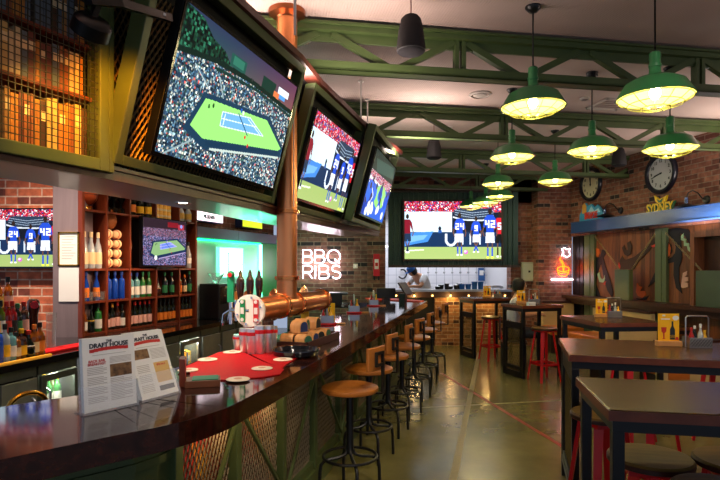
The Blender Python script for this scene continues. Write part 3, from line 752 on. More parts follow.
# ============================================================= caged bookshelves
ca, cb_ = Vector((-1.26, 1.89)), Vector((-1.075, 2.285)); cd = (cb_-ca).normalized()
crz = math.atan2(cd.y, cd.x); CL = (cb_-ca).length     # local x along, origin at px 0 point; local -y = front
cage = thing('book_cage', 'wire caged bookshelf over the back bar with olive green frame, glowing amber', 'bookcase', (ca.x, ca.y, 0), crz)
x0, x1 = -.75, CL
for z in (2.02, 2.29, 2.505, 2.72): obj('shelf', MB().bb((x0, .03, z), (x1-.03, .27, z+.016)), red_wood, cage)
obj('back_panel', MB().bb((x0, .27, 2.02), (x1, .29, 2.95)), dark_wood, cage)
obj('post', MB().bb((x1-.045, -.02, 2.0), (x1, .06, 2.95)), olive, cage, bev=.004)
obj('post', MB().bb((x1+.005, -.015, 2.0), (x1+.03, .05, 2.95)), olive, cage, bev=.003)
obj('bottom_rail', MB().bb((x0, -.02, 2.0), (x1-.045, .02, 2.05)), olive, cage, bev=.004)
obj('side_backing', MB().bb((x1+.03, .10, 2.0), (x1+.26, .11, 2.95)), mat('panel_black', '0a0908', .8), cage)
obj('side_mesh', MB().diamonds(.23, .93, .03, .062, .005, x1+.03, 2.01, .07), mat('mesh_gold_lit', '8a6e40', .45, .3), cage)
obj('top_rail', MB().bb((x0, -.02, 2.9), (x1-.045, .02, 2.95)), olive, cage)
b = MB(); x = x0
while x < x1-.05: b.bar((x, -.005, 2.03), (x, -.005, 2.93), .0028); x += .0235
z = 2.05
while z < 2.93: b.bar((x0, -.008, z), (x1-.045, -.008, z), .0028); z += .026
obj('wire_mesh', b, mat('wire_green', '2c3026', .5, .3), cage)
BK = [('tan','a87c48'),('dark brown','4a2e20'),('maroon','6a3430'),('golden brown','b8782e'),('black','1e1c1c'),('grey blue','5c6a78'),('cream','cdb890'),('sand','c8a868'),('rust','8a5030')]
for row, (z, hmax, word) in enumerate(((2.036, .235, 'bottom'), (2.306, .185, 'middle'), (2.521, .185, 'top'))):
    x = -.1; row_b = []
    while x < CL-.07:
        w = random.choice((.016,.02,.025,.03)); h = hmax*random.uniform(.86, 1); cname, ch = random.choice(BK)
        row_b.append((x, w, h, cname, ch)); x += w+.0015
    for k, (x, w, h, cname, ch) in enumerate(row_b):
        o = thing('book', '%s spined book, %s in the %s row of the amber wire cage' % (cname, nth(k, len(row_b)), word), 'book', group='books in the wire cage')
        o.location = cage.matrix_basis @ Vector((0,0,0)); o.matrix_world = Matrix.Translation((ca.x, ca.y, 0)) @ Matrix.Rotation(crz, 4, 'Z') @ T(x+w/2, .05, z+.0006)
        d = random.uniform(.12, .17)
        obj('cover', MB().bb((-w/2, 0, 0), (w/2, d, h)), mat('book_'+cname, ch, .55, noise=.2, nscale=20), o, bev=.002)
        if row and k % 2 == 0 or k % 3 == 0: obj('spine_label', MB().bb((-w*.4, -.0015, h*.62), (w*.4, 0, h*.8)), mat('spine_cream', 'd8c49a', .6), o)
# lamp shining on the cage
LP = at(92, 26, 1.9)
sl = thing('spotlight', 'round black spotlight on an arm in front of the caged books', 'spotlight', LP)
aim = Vector((-1.16, 2.08, 2.16)); dirv = (aim-LP).normalized()
rot = dirv.to_track_quat('-Z', 'Y').to_matrix().to_4x4()
b = MB(); b.M = rot; b.lathe([(.001,.03),(.05,.028),(.064,.015),(.066,-.03),(.06,-.032),(.056,-.02),(.054,.0),(.02,.02),(.001,.022)], 32); obj('lamp_housing', b, mat('satin_black', '101012', .3), sl)
b = MB(); b.M = rot; b.lathe([(.001,-.004),(.03,-.004),(.05,.0)], 24, close=True); obj('lens', b, mat('amber_lens', 'ffb040', .2, em=6, emc='ff9a30'), sl)
armp = [Vector((0,0,.02)), Vector((.01,.02,.085)), at(120, 3, 2.0)-LP, at(170, 18, 2.36)-LP]
b = MB().bar(armp[0], armp[1], .02).bar(at(88, 0, 1.86)-LP, armp[2], .03, .03).bar(armp[2], armp[3], .026, .03); obj('arm', b, mat('satin_black', '101012', .3), sl)
obj('arm_label', MB().box(at(163, 16, 2.3)-LP+Vector((.004,-.02,0)), (.03,.008,.012), R(50)), white, sl)
light('cage_spot', 'SPOT', LP+dirv*.04, 14, (1, .52, .09), .03, 80, aim, 1)
light('cage_glow', 'SPOT', at(118, 60, 1.95)+Vector((0,0,.1)), 26, (1, .33, .008), .05, 80, at(112, 120, 2.3), .9)  # added amber spot without a fixture, brightens the cage posts

# ============================================================= beer tower
cx, cy = -.531, 3.93
tw = thing('beer_tower', 'polished copper beer tower with a tall pipe from the ceiling to the bar', 'beer tower', (cx, cy, 0))
pz = 1.325
pdir = Vector((.43, 1.39, 0)).normalized(); pend_ = Vector((pdir.y, -pdir.x, 0))
obj('column', MB().cyl((0,0,pz+.05), (0,0,CEIL-.03), .074, None, 36), copper, tw)
b = MB().lathe([(.074,CEIL-.06),(.08,CEIL-.05),(.13,CEIL-.035),(.135,CEIL-.02),(.135,CEIL)], 36); obj('ceiling_flange', b, mat('copper_dark', '9a5a38', .35, 1), tw)
for z in (2.0, 1.52): obj('collar', MB().lathe([(.076,z-.014),(.09,z-.012),(.09,z+.012),(.076,z+.014)], 36), copper_d, tw)
obj('bracket_strip', MB().bb((.055,-.085,2.03), (.062,-.07,2.95)), mat('white_rod', 'd8d0c8', .4), tw)
A, B_ = -pdir*.55, pdir*.70
A.z = B_.z = pz
obj('pipe', MB().cyl(A, B_, .077, None, 36), copper, tw)
for s in (-.12, .14, .68):
    c = pdir*s; obj('collar', MB().tube([c+Vector((0,0,pz))-pdir*.022, c+Vector((0,0,pz))-pdir*.018, c+Vector((0,0,pz))+pdir*.018, c+Vector((0,0,pz))+pdir*.022], [.078,.09,.09,.078], 36), copper_d, tw)
for s in (0.0, .28, .55):          # round badges on the bartender side
    c = pdir*s+Vector((0,0,pz))-pend_*.07
    b = MB().tube([c-pend_*.0, c-pend_*.03, c-pend_*.034], [.06,.118,.112], 32); obj('tap_badge', b, mat('copper_pale', 'f0b48c', .25, .9), tw)
c = A
b = MB().tube([c+pdir*.012, c-pdir*.012], [.102, .102], 40); obj('end_cap', b, mat('cream_enamel_cap', 'f4e8d8', .3), tw)
ecM = frame(c-pdir*.0135, pend_, (0,0,1))       # local -y faces the camera
b = MB(); b.M = ecM
for k in range(6):
    a = k*PI/3+.3; b.cyl((.085*math.cos(a), .002, .085*math.sin(a)), (.085*math.cos(a), -.006, .085*math.sin(a)), .007, None, 10)
obj('cap_screws', b, chrome, tw)
for xo, m, nm in ((-.045, mat('label_green', '1c8a4a', .4), 'green'), (.05, mat('label_red', 'd02428', .4), 'red')):
    b = MB(); b.M = ecM; b.bb((xo-.017, -.005, -.07), (xo+.017, .002, .07)); o = obj('beer_label', b, m, tw, label=nm+' beer label')
    b = MB(); b.M = ecM; b.bb((xo-.012, -.0065, -.02), (xo+.012, -.004, .02)); b.cyl((xo,-.004,.056), (xo,-.008,.056), .012, None, 12).cyl((xo,-.004,-.056), (xo,-.008,-.056), .012, None, 12); obj('label_emblem', b, mat('label_pale', 'eadfd2', .5), o)
# taps standing behind the pipe
for k, (s, kind) in enumerate(((-.55,'g'), (-.43,'d'), (-.30,'d'), (-.17,'d'), (-.36,'o'), (-.20,'o'))):
    base = pdir*s-pend_*(.17 if kind != 'o' else .24)+Vector((0,0,pz)); base.x += .03
    tp = obj('tap_faucet', MB().cyl(pdir*s+Vector((0,0,pz)), base, .016, None, 12).cyl(base+Vector((0,0,-.09)), base+Vector((0,0,.05)), .014, None, 12).tube([base, base-pend_*.05+Vector((0,0,-.03)), base-pend_*.06+Vector((0,0,-.1))], .01, 8), chrome, tw)
    z0 = .05
    if kind == 'g':
        hnd = MB().box(base+Vector((0,0,.13)), (.04,.03,.16)).sph(base+Vector((0,0,.225)), .026); obj('tap_handle', hnd, mat('tap_green', '1d8a5a', .3), tw, label='green tap handle')
        obj('handle_star', MB().cyl(base+Vector((0,-.03,.225)), base+Vector((0,-.026,.225)), .014, None, 10), red_m, tw)
    elif kind == 'd':
        b = MB().lathe([(.001,.04),(.014,.045),(.02,.09),(.027,.15),(.026,.19),(.014,.215),(.012,.235),(.004,.255),(.001,.256)], 18, base); obj('tap_handle', b, mat('tap_brown', '2c140c', .25, coat=.4), tw)
        obj('handle_collar', MB().lathe([(.016,.02),(.02,.03),(.02,.045),(.016,.05)], 16, base), chrome, tw)
    else:
        obj('tap_emblem', MB().tube([base+Vector((0,-.01,.08)), base+Vector((0,.012,.08))], [.03,.03], 18), mat('tap_orange', 'b8682a', .3, .5), tw, label='orange tap emblem')
# ============================================================= bar stools
def make_stool():
    t = thing('bar_stool', '', 'bar stool')       # local +x = the side of the backrest (away from the bar)
    obj('seat', MB().lathe([(.001,.715),(.17,.715),(.195,.722),(.203,.735),(.2,.752),(.17,.763),(.08,.757),(.001,.755)], 40), tan, t)
    obj('seat_plate', MB().lathe([(.001,.70),(.12,.70),(.12,.715),(.001,.715)], 20), black, t)
    obj('post', MB().cyl((0,0,.28), (0,0,.70), .026, None, 16), black, t)
    obj('foot_ring', MB().tube([(.19*math.cos(a*PI/20), .19*math.sin(a*PI/20), .262) for a in range(40)], .0105, 8, True), black, t)
    for k in range(4):
        a = PI/4+k*PI/2; c, s = math.cos(a), math.sin(a)
        obj('leg', MB().tube([(r*c, r*s, z) for r, z in ((.012,.38),(.016,.31),(.035,.275),(.08,.258),(.14,.25),(.185,.24),(.208,.215),(.215,.17),(.22,0))], .0125, 8), black, t)
    b = MB()          # curved wooden back
    n = 8; vs = []
    for k in range(n+1):
        a = -.23+.46*k/n
        for r in (.477, .502):
            for z in (.89, 1.05): vs.append((r*math.cos(a)-.27, r*math.sin(a), z))
    fs = []
    for k in range(n):
        i, j = 4*k, 4*k+4
        fs += [(i,i+1,j+1,j),(i+2,j+2,j+3,i+3),(i,j,j+2,i+2),(i+1,i+3,j+3,j+1)]
    fs += [(0,2,3,1), (4*n,4*n+1,4*n+3,4*n+2)]
    b.add(vs, fs); obj('backrest', b, tan, t, bev=.006)
    b = MB().bb((.232,-.055,1.0), (.248,.055,1.02)).bb((.232,-.055,.92), (.248,.055,.94)).bb((.232,-.055,.94), (.248,-.035,1.0)).bb((.232,.035,.94), (.248,.055,1.0)); obj('square_bracket', b, black, t)
    b = MB().bar((.24,.045,.93), (.24,.045,.735), .03, .012, (1,0,0)).bar((.246,.045,.73), (.1,.045,.706), .03, .01); obj('back_strap', b, black, t)
    return t
st = make_stool()
ST = [(350,386),(369,367),(388,354),(402,344.5),(414,336),(423,328.5),(432,322)]
lab = ['round tan leather bar stool nearest the camera at the bar', 'second tan bar stool along the bar from the camera', 'third tan bar stool along the bar from the camera', 'fourth tan bar stool along the bar from the camera', 'fifth tan bar stool along the bar from the camera', 'sixth tan bar stool along the bar, mostly behind its neighbour', 'last tan bar stool, at the far end of the bar']
for i, (x, y) in enumerate(ST):
    p = on(x, y, .757)
    o = st if i == 0 else dup(st)
    o.location = (p.x, p.y, 0); o.rotation_euler = (0, 0, R(-25+(i*37 % 11-5)*1.2)); o['label'] = lab[i]; o['group'] = 'bar stools along the counter'

# ============================================================= things on the bar
def bend(p, q): return math.atan2(q.y-p.y, q.x-p.x)
# menus
for k, ((xa, ya), (xb, yb), tilt, lab) in enumerate((((83.5,416.5), (139,404.5), 5, 'nearer clear holder of printed paper menus on the bar'), ((142.5,403), (181,392.5), 22, 'farther clear holder of printed paper menus on the bar, tilted back more'))):
    p, q = on(xa, ya, BAR), on(xb, yb, BAR); w = (q-p).length; rz = bend(p, q)
    t = thing('menu_holder', lab, 'menu holder', p, rz, 'menu holders on the bar')
    b = MB().bb((0,.0,0), (w,.075,.005)); 
    ta = math.tan(R(tilt))
    def slab(b, y0, y1, z0, z1, x0=0, x1=w): return b.add([(x0,y0+z0*ta,z0),(x1,y0+z0*ta,z0),(x1,y1+z0*ta,z0),(x0,y1+z0*ta,z0),(x0,y0+z1*ta,z1),(x1,y0+z1*ta,z1),(x1,y1+z1*ta,z1),(x0,y1+z1*ta,z1)], [(3,2,1,0),(4,5,6,7),(0,1,5,4),(1,2,6,5),(2,3,7,6),(3,0,4,7)])
    slab(b, -.002, .001, 0, .1); slab(b, .03, .033, 0, .2); slab(b, -.002, .033, 0, .1, 0, .002); slab(b, -.002, .033, 0, .1, w-.002, w); obj('acrylic_stand', b, acrylic, t)
    H = .27 if k == 0 else .262
    m_ = thing('menu', 'stack of printed paper menus in the %s clear holder' % ('nearer', 'farther')[k], 'menu', p, rz, 'paper menus on the bar')
    b = slab(MB(), .004, .026, .007, H, .006, w-.006); obj('paper_stack', b, white, m_)
    def print_(x0, z0, x1, z1, m, nm='print_block'):
        return obj(nm, slab(MB(), .003, .0045, z0*H, z1*H, x0*w, x1*w), m, m_)
    base = Matrix.Translation((w/2, .0032+.5*H*ta, .5*H)) @ Matrix.Rotation(-R(tilt), 4, 'X')
    def put(s, size, x, z, m, bold=0, nm='lettering'): 
        text(s, size, m, nm, m_, Matrix.Translation((x*w, .0030+z*H*ta, z*H)) @ Matrix.Rotation(-R(tilt), 4, 'X') @ TXT, .0004, bold=bold)
    put('THE', .012, .5, .945, ink, .0005); put('DRAFT HOUSE', .0225 if w > .2 else .020, .5, .893, ink, .0009)
    n = 9
    b = MB()
    for i in range(n):
        u0, u1 = i/n, (i+1)/n
        f = lambda u: (.15+.7*u, .828-.05*(1-(2*u-1)**2)*-.35)
        (a0, c0), (a1, c1) = f(u0), f(u1)
        slab(b, .003, .0045, (c0-.022)*H, (c0+.022)*H, a0*w, a1*w)
    obj('banner_print', b, red_ink, m_)
    b = MB(); slab(b, .003, .0045, .765*H, .772*H, .2*w, .8*w)
    if k == 0:
        for i in range(22):
            z = .60-.022*i
            if i % 6 == 5: continue
            slab(b, .003, .0045, z*H, (z+.009)*H, .1*w, (.44 if i % 3 else .38)*w)
        for i in range(5): slab(b, .003, .0045, (.715-.018*i)*H, (.722-.018*i)*H, .5*w, .9*w)
        for i in range(14): slab(b, .003, .0045, (.42-.022*i)*H, (.428-.022*i)*H, .5*w, (.9 if i % 4 else .75)*w)
        obj('text_lines', b, grey_ink, m_); put('BACK BAR', .013, .27, .69, red_ink, .0003); put('BREAKFAST', .013, .27, .65, red_ink, .0003)
        print_(.5, .45, .9, .62, sepia, 'photo_print')
    else:
        for i in range(18): 
            if i % 6 != 5: slab(b, .003, .0045, (.5-.024*i)*H, (.508-.024*i)*H, .1*w, .4*w)
        for i in range(8): slab(b, .003, .0045, (.72-.02*i)*H, (.727-.02*i)*H, .52*w, .9*w)
        obj('text_lines', b, grey_ink, m_); print_(.1, .6, .47, .74, sepia, 'photo_print'); print_(.52, .22, .9, .52, tan_card, 'box_print'); print_(.52, .1, .9, .17, ink, 'dark_print')
        put('SPECIALS', .011, .7, .48, red_ink, .0003)
# wooden box with a dark upright card block
p, q = on(180.5, 390, BAR), on(205, 389.5, BAR)
t = thing('wooden_coaster_box', 'small wooden box with a green top beside the menus on the bar', 'box', on(203, 385, BAR), R(14))
obj('box_body', MB().bb((-.075,-.055,0), (.075,.055,.03)), mat('box_wood', '7a4424', .55, noise=.3, nscale=12, stretch=(1,6,1)), t, bev=.002)
obj('green_top', MB().bb((-.045,-.045,.03), (.066,.045,.034)), mat('green_card', '1f7a52', .6), t)
obj('back_block', MB().bb((-.10,-.03,0), (-.075,.055,.125)), red_wood, t, bev=.002)
# red bar mats
def mat_thing(pts, lab, h=.006):
    c = sum((on(x, y, BAR) for x, y in pts), Vector())/len(pts)
    t = obj('bar_mat', MB().prism([(on(x, y, BAR).x-c.x, on(x, y, BAR).y-c.y) for x, y in pts], .0, h), red_rub, None, c, bev=.003)
    return tag(t, lab, 'bar mat', 'red bar mats')
mat_thing([(190,374),(184,368),(218,353),(240,351),(262,362),(284,370),(280,375),(262,378),(225,381),(190,379)], 'red rubber bar mat nearest the menus under the coasters')
mat_thing([(224,352.5),(248,347),(300,357),(287,364.5),(281,369.5),(264,361.5),(242,350.8)], 'red rubber bar mat under the silver shakers and the black tray')
o = obj('bar_towel', MB().prism([(v.x, v.y) for v in (on(199,361,BAR), on(236,349.5,BAR), on(240,350.3,BAR), on(203,363,BAR))], BAR, BAR+.004), mat('towel_green', '2a9a6a', .7)); tag(o, 'green strip of bar towel along the inner edge beside the red mat', 'towel')
# coasters
for i, (x, y, lab) in enumerate(((238,381,'nearest the wooden box, at the near end of the red mats'), (207.5,361,'on the inner side of the red mats, left'), (232,353.5,'on the inner side of the red mats in front of the shakers'), (262,370,'second along the outer edge of the red mats'), (283,361,'touching the black tray at the far end of the red mats'), (188,372,'half hidden behind the wooden box'))):
    c = obj('coaster', MB().lathe([(.001,.007),(.05,.007),(.054,.0075),(.055,.0095),(.05,.012),(.001,.012)] if i < 5 else [(.001,.008),(.05,.008),(.05,.012),(.001,.012)], 30), cream, None, on(x, y, BAR))
    if i in (1, 2, 3, 4, 0): c.location.z = BAR
    tag(c, 'pale coaster '+lab, 'coaster', 'round coasters on the bar')
    obj('coaster_print', MB().lathe([(.001,.0121),(.018,.0121),(.02,.0128),(.001,.0128)], 14), mat('coaster_print', 'd89878', .6), c)
# silver shakers
for i, (x, y, h) in enumerate(((238.5,350.5,.085),(245,353,.13),(252,354.5,.135),(260,354.5,.15),(268,353,.145),(257,348.5,.15),(248.5,348.5,.14),(272,350,.13))):
    p = on(x, y, BAR)
    h *= 1.12
    s = obj('metal_cup', MB().lathe([(.001,0),(.026,0),(.028,.004),(.036,h*.75),(.034,h),(.03,h),(.024,.01),(.001,.01)][:6], 24), mat('cup_steel', 'e4e4e4', .28, .8), None, (p.x, p.y, BAR+.006))
    tag(s, 'steel cup, red band, %s' % ('short one at the left', 'second from left in the front row', 'third from left in the front row', 'fourth from left in the front row, tallest', 'fifth from left in the front row', 'middle one of the back row', 'left one of the back row', 'right end')[i], 'cup', 'steel cups on the bar')
    obj('red_band', MB().lathe([(.0345,h*.72),(.037,h*.73),(.0365,h*.86),(.034,h*.87)], 24, close=True), red_m, s)
# wooden table markers in a tray
p = on(300, 346, BAR)
t0_ = on(283, 349, BAR); rzb = R(76)
tr = thing('wooden_tray', 'shallow wooden tray of rounded wooden number blocks on the bar', 'tray', (on(309,343,BAR).x, on(309,343,BAR).y, BAR), R(74))
obj('tray_base', MB().bb((-.32,-.12,0), (.32,.12,.01)), dark_wood, tr)
for a, c in (((-.32,-.12,0),(.32,-.108,.05)), ((-.32,.108,0),(.32,.12,.05)), ((-.32,-.12,0),(-.308,.12,.05)), ((.308,-.12,0),(.32,.12,.05))): obj('tray_side', MB().bb(a, c), dark_wood, tr)
TM = Matrix.Translation(tr.location) @ Matrix.Rotation(R(74), 4, 'Z')
bl = [(-.24,-.055,.012,0),(-.24,.05,.012,0),(-.12,-.055,.012,0),(-.12,.05,.012,0),(0,-.055,.012,0),(0,.05,.012,0),(.13,-.055,.012,0),(.13,.05,.012,0),(-.18,0,.094,0),(-.06,.03,.094,0),(.07,.0,.094,0)]
for i, (x, y, z, a) in enumerate(bl):
    o = thing('table_marker', 'rounded wooden block with a dark number face, %s of the tray' % ('near left corner','near right corner' ,'second row left','second row right','third row left','third row right','far left corner','far right corner','upper layer nearest','upper layer middle','upper layer farthest')[i], 'table marker', group='wooden number blocks in the tray')
    o.matrix_world = TM @ T(x, y, z) @ Matrix.Rotation(R(-25+(i*53 % 30)), 4, 'Z')
    pts = [(-.042,0),(.042,0),(.042,.04)]+[(.042*math.cos(k*PI/10), .04+.042*math.sin(k*PI/10)) for k in range(1, 10)]+[(-.042,.04)]
    obj('block', MB().plate(pts, -.045, .045), pine, o, bev=.003)
    pts2 = [(v[0]*.8, v[1]*.8+.008) for v in pts]
    obj('number_face', MB().plate(pts2, -.047, -.0455), mat('face_'+('green','black','blue')[i % 3], ('2c5a44','22221f','20305a')[i % 3], .5), o)
# black round tray
t = thing('serving_tray', 'round black serving tray lying at the far end of the red mats', 'tray', on(296, 355.5, BAR))
t.location.z = BAR+.006
obj('tray_dish', MB().lathe([(.001,.0),(.125,.0),(.135,.004),(.142,.03),(.147,.031),(.146,.036),(.139,.034),(.13,.01),(.001,.009)], 48), mat('tray_black', '15161a', .12, coat=.5), t)

def bottle_mesh(name, kind, h, r, m, loc, parent=None):
    if kind == 'wine': pr = [(.001,0),(r*.9,0),(r,.01),(r,h*.58),(r*.9,h*.66),(r*.42,h*.76),(r*.36,h*.8),(r*.36,h*.97),(r*.42,h*.97),(r*.42,h),(.001,h)]
    elif kind == 'square': pr = [(.001,0),(r*.95,0),(r,.008),(r,h*.66),(r*.85,h*.72),(r*.4,h*.76),(r*.36,h*.8),(r*.36,h*.98),(.001,h)]
    elif kind == 'squat': pr = [(.001,0),(r*.95,0),(r*1.05,h*.1),(r*1.1,h*.35),(r*.95,h*.5),(r*.4,h*.66),(r*.32,h*.72),(r*.34,h),(.001,h)]
    else: pr = [(.001,0),(r*.95,0),(r,.008),(r,h*.5),(r*.8,h*.6),(r*.45,h*.74),(r*.34,h*.84),(r*.36,h*.98),(.001,h)]
    return obj(name, MB().lathe(pr, 14), m, parent, loc)
def add_label(o, r, z0, z1, m, seg=14, nm='label'): return obj(nm, MB().lathe([(r*1.015,z0),(r*1.03,z0),(r*1.03,z1),(r*1.015,z1)], seg, close=True), m, o)
def add_cap(o, r, h, m): return obj('cap', MB().lathe([(r*.44,h*.86),(r*.46,h*.87),(r*.46,h*1.01),(.001,h*1.012)], 10), m, o)
GL = {n: mat('glass_'+n, c, .08, trans=tr, coat=.3) for n, c, tr in (('clear','dfe8ea',.55),('blue','1c4fc0',.35),('green','2f8a3a',.4),('dark','141a12',0),('amber','a85a18',.45),('brown','3a1c0c',.1),('aqua','7fc4c8',.5),('red','8a1418',.2),('olive','5a6a1c',.3))}
LB = {n: mat('paper_'+n, c, .55) for n, c in (('white','ece6da'),('cream','e0c898'),('yellow','f0b818'),('orange','e07a20'),('red','c02a20'),('black','181818'),('green','2c7a4a'),('pink','e8b0a0'),('blue','2a4aa0'),('gold','c89a3a'))}

# caddies along the bar
def make_bar_caddy():
    t = thing('condiment_caddy', '', 'caddy')
    obj('red_tray', MB().lathe([(.001,.0),(.085,.0),(.09,.004),(.09,.013),(.085,.016),(.001,.014)], 30), red_m, t)
    obj('tray_handle', MB().bb((.07,-.02,.002), (.17,.02,.014)), pine, t, bev=.004)
    b = MB()
    for a, c in (((-.06,-.045,.016),(.06,-.042,.085)), ((-.06,.042,.016),(.06,.045,.085)), ((-.06,-.045,.016),(-.057,.045,.085)), ((.057,-.045,.016),(.06,.045,.085)), ((-.06,-.045,.016),(.06,.045,.019))): b.bb(a, c)
    obj('box', b, steel, t)
    obj('handle', MB().tube([(0,.04,.08),(0,.04,.2),(0,.03,.21),(0,-.03,.21),(0,-.04,.2),(0,-.04,.08)], .004, 8), steel, t)
    for k, (x, y, c, h) in enumerate(((-.035,-.02,'red',.13),(-.035,.02,'white',.12),(.032,-.02,'yellow',.14),(.03,.02,'brown',.15))):
        m = {'red':mat('ketchup','a81a14',.3),'white':white,'yellow':mat('mustard','f0b010',.35),'brown':GL['brown']}[c]
        o = bottle_mesh('sauce_bottle', 'x', h, .019, m, (x, y, .019), t); add_cap(o, .019, h, LB[('red','white','yellow','green')[k]])
    return t
cad = make_bar_caddy()
for i, (x, y, lab) in enumerate(((327,324.5,'nearest of the steel condiment caddies on red trays along the bar'), (354,313,'middle of the steel condiment caddies on red trays along the bar'), (373.5,306,'farthest of the steel condiment caddies on red trays along the bar'))):
    o = cad if i == 0 else dup(cad)
    p = on(x, y, BAR); o.location = p; o.rotation_euler = (0, 0, R(8)); o['label'] = lab; o['group'] = 'caddies along the bar'
def bar_card(x, y, lab, rz=0, h=.17):
    t = thing('menu_card', lab, 'menu card', on(x, y, BAR), R(rz), 'yellow cards on the bar')
    obj('card', MB().bb((-.035,-.003,0), (.035,.003,h)), yellow, t); obj('print', MB().bb((-.02,-.0045,h*.2), (.0,-.003,h*.5)), LB['red'], t)
bar_card(305, 331, 'yellow menu card standing on the bar beside the wooden tray', -20, .19); bar_card(331.5, 320, 'yellow menu card standing behind the nearest caddy on the bar', -10, .17)
# napkins
p = on(312, 323, BAR); t = obj('napkin_pack', MB().bb((-.07,-.05,0), (.07,.05,.05)), mat('napkin_white', 'e8eef0', .6), None, p, R(15), bev=.004); tag(t, 'white pack of napkins with green print on the bar under the copper pipe', 'napkins')
obj('green_print', MB().bb((-.05,-.052,.012), (.05,-.05,.035)), LB['green'], t)
# till screens, at the end of the bar
t = thing('till_monitor', 'flat black till monitor on the return of the bar', 'monitor', on(386, 301, BAR), R(12))
obj('screen_case', MB().bb((-.15,-.02,.04), (.15,.02,.2)), black, t, bev=.005); obj('stand', MB().bb((-.05,-.06,0), (.05,.06,.04)), black, t)
t = thing('till_screen', 'tilted till screen on a stand at the far end of the bar', 'till', on(403, 301.5, BAR), R(60))
obj('stand', MB().bb((-.04,-.05,0), (.04,.05,.12)), black, t)
obj('tilted_screen', MB().box((0,-.04,.2), (.26,.025,.22), rx=R(-35)), mat('till_dark', '2c2226', .3), t, bev=.004)
pts = [(365,298.5),(384,298),(424,301.2),(420,302),(388,300.6),(371,301)]
c = sum((on(x, y, BAR) for x, y in pts), Vector())/len(pts)
o = obj('red_runner', MB().prism([(on(x, y, BAR).x-c.x, on(x, y, BAR).y-c.y) for x, y in pts][::-1], 0, .012), mat('runner_red', 'e03a1c', .45), None, c); tag(o, 'orange red bar runner at the far end of the bar', 'bar runner')
p = on(350, 306, BAR); t = thing('bar_fridge', 'small dark countertop unit with a green side behind the middle caddy', 'unit', (p.x-.25, p.y+.2, BAR), R(14))
obj('case', MB().bb((-.12,-.1,0), (.12,.1,.16)), black, t, bev=.006); obj('green_side', MB().bb((-.123,-.09,.02), (-.12,.09,.14)), LB['green'], t); obj('lid', MB().bb((-.16,-.12,.16), (.2,.12,.175)), mat('lid_blue', '5a6a80', .3), t)
# gooseneck tap behind the bar
p = on(24, 404, BAR); t = thing('gooseneck_tap', 'curved brass gooseneck tap behind the near end of the bar', 'tap', (p.x-.06, p.y+.12, .79), R(60))
obj('spout', MB().tube([(-.075,0,0),(-.075,0,.24)]+[(-.075*math.cos(a*PI/10), 0, .24+.055*math.sin(a*PI/10)) for a in range(11)]+[(.075,0,.21)], .01, 10), gold, t)
obj('base', MB().lathe([(.03,0),(.03,.01),(.02,.03),(.016,.05)], 16, (-.075,0,0)), chrome, t)
# ============================================================= back bar shelves
cs = [shelf_s(x) for x in (83.5, 107.5, 130.5, 157, 180, 196.5)]
SHM = Matrix.Translation((S0.x, S0.y, 0)) @ Matrix.Rotation(SH_RZ, 4, 'Z')
CZ = .92
sh = thing('shelving_unit', 'tall red brown wooden shelving unit full of bottles on the back bar', 'shelves', (S0.x, S0.y, 0), SH_RZ)
zr = [.945, 1.262, 1.585, 2.17]
LS = cs[-1]
for z in zr: obj('shelf', MB().bb((0, .012, z-.022), (LS, .31, z)), red_wood, sh)
obj('back_panel', MB().bb((0, .30, CZ), (LS, .32, 2.62)), mat('shelf_back', '3a160c', .6), sh)
obj('top_board', MB().bb((0, 0, 2.6), (LS, .32, 2.62)), red_wood, sh)
for i, s in enumerate(cs):
    z1 = 2.6
    if i == 3: 
        obj('divider', MB().bb((s-.012, .004, CZ), (s+.012, .3, zr[2])), red_wood, sh); obj('divider', MB().bb((s-.012, .004, zr[3]), (s+.012, .3, z1)), red_wood, sh); continue
    if i == 4:
        obj('divider', MB().bb((s-.012, .004, CZ), (s+.012, .3, zr[2])), red_wood, sh); obj('divider', MB().bb((s-.012, .004, zr[3]), (s+.012, .3, z1)), red_wood, sh); continue
    w = .02 if 0 < i < 5 else .03
    obj('side_panel' if i in (0, 5) else 'divider', MB().bb((s-w/2, 0, CZ), (s+w/2, .31, z1)), red_wood, sh)
COLW = ['first','second','third','fourth','fifth']
ROWW = ['bottom','second','tall third','top']
def stock(col, row, specs, desc, z=None, y=.06):
    a, c = cs[col]+.02, cs[col+1]-.02; n = len(specs)
    for i, sp in enumerate(specs):
        kind, g, h, r, lb, cap = sp[:6]; r *= .88
        s = a+(c-a)*(i+.5)/n
        zz = zr[row]+.001
        p = SHM @ Vector((s, y, zz))
        o = bottle_mesh('bottle', kind, h, r, GL[g], p)
        tag(o, '%s bottle, %s, %s row, %s shelf column' % (desc if isinstance(desc, str) else desc[i], nth(i, n), ROWW[row], COLW[col]), 'bottle', 'bottles on the back bar shelves')
        if lb: add_label(o, r, h*.12, h*.45, LB[lb])
        add_cap(o, r, h, LB[cap])
stock(0, 0, [('wine','amber',.25,.036,'white','black'),('squat','dark',.27,.036,'yellow','black'),('square','green',.28,.042,'white','black')], ['white labelled','dark squat yellow labelled','green white labelled'])
stock(1, 0, [('wine','dark',.25,.034,'pink','red'),('wine','dark',.27,.034,'pink','gold'),('wine','brown',.28,.034,'pink','red'),('square','dark',.25,.034,'white','black')], 'dark pink labelled')
stock(2, 0, [('wine','dark',.27,.034,'pink','red')]*5, 'dark cream labelled wine')
stock(3, 0, [('wine','dark',.27,.034,'orange','black')]*5, 'dark orange banded')
stock(4, 0, [('wine','dark',.27,.034,'orange','black')]*4, 'dark orange banded')
stock(0, 1, [('spirit','blue',.29,.036,'orange','blue')]*2, 'orange labelled blue necked')
stock(1, 1, [('square','blue',.29,.038,None,'blue')]*3, 'deep blue')
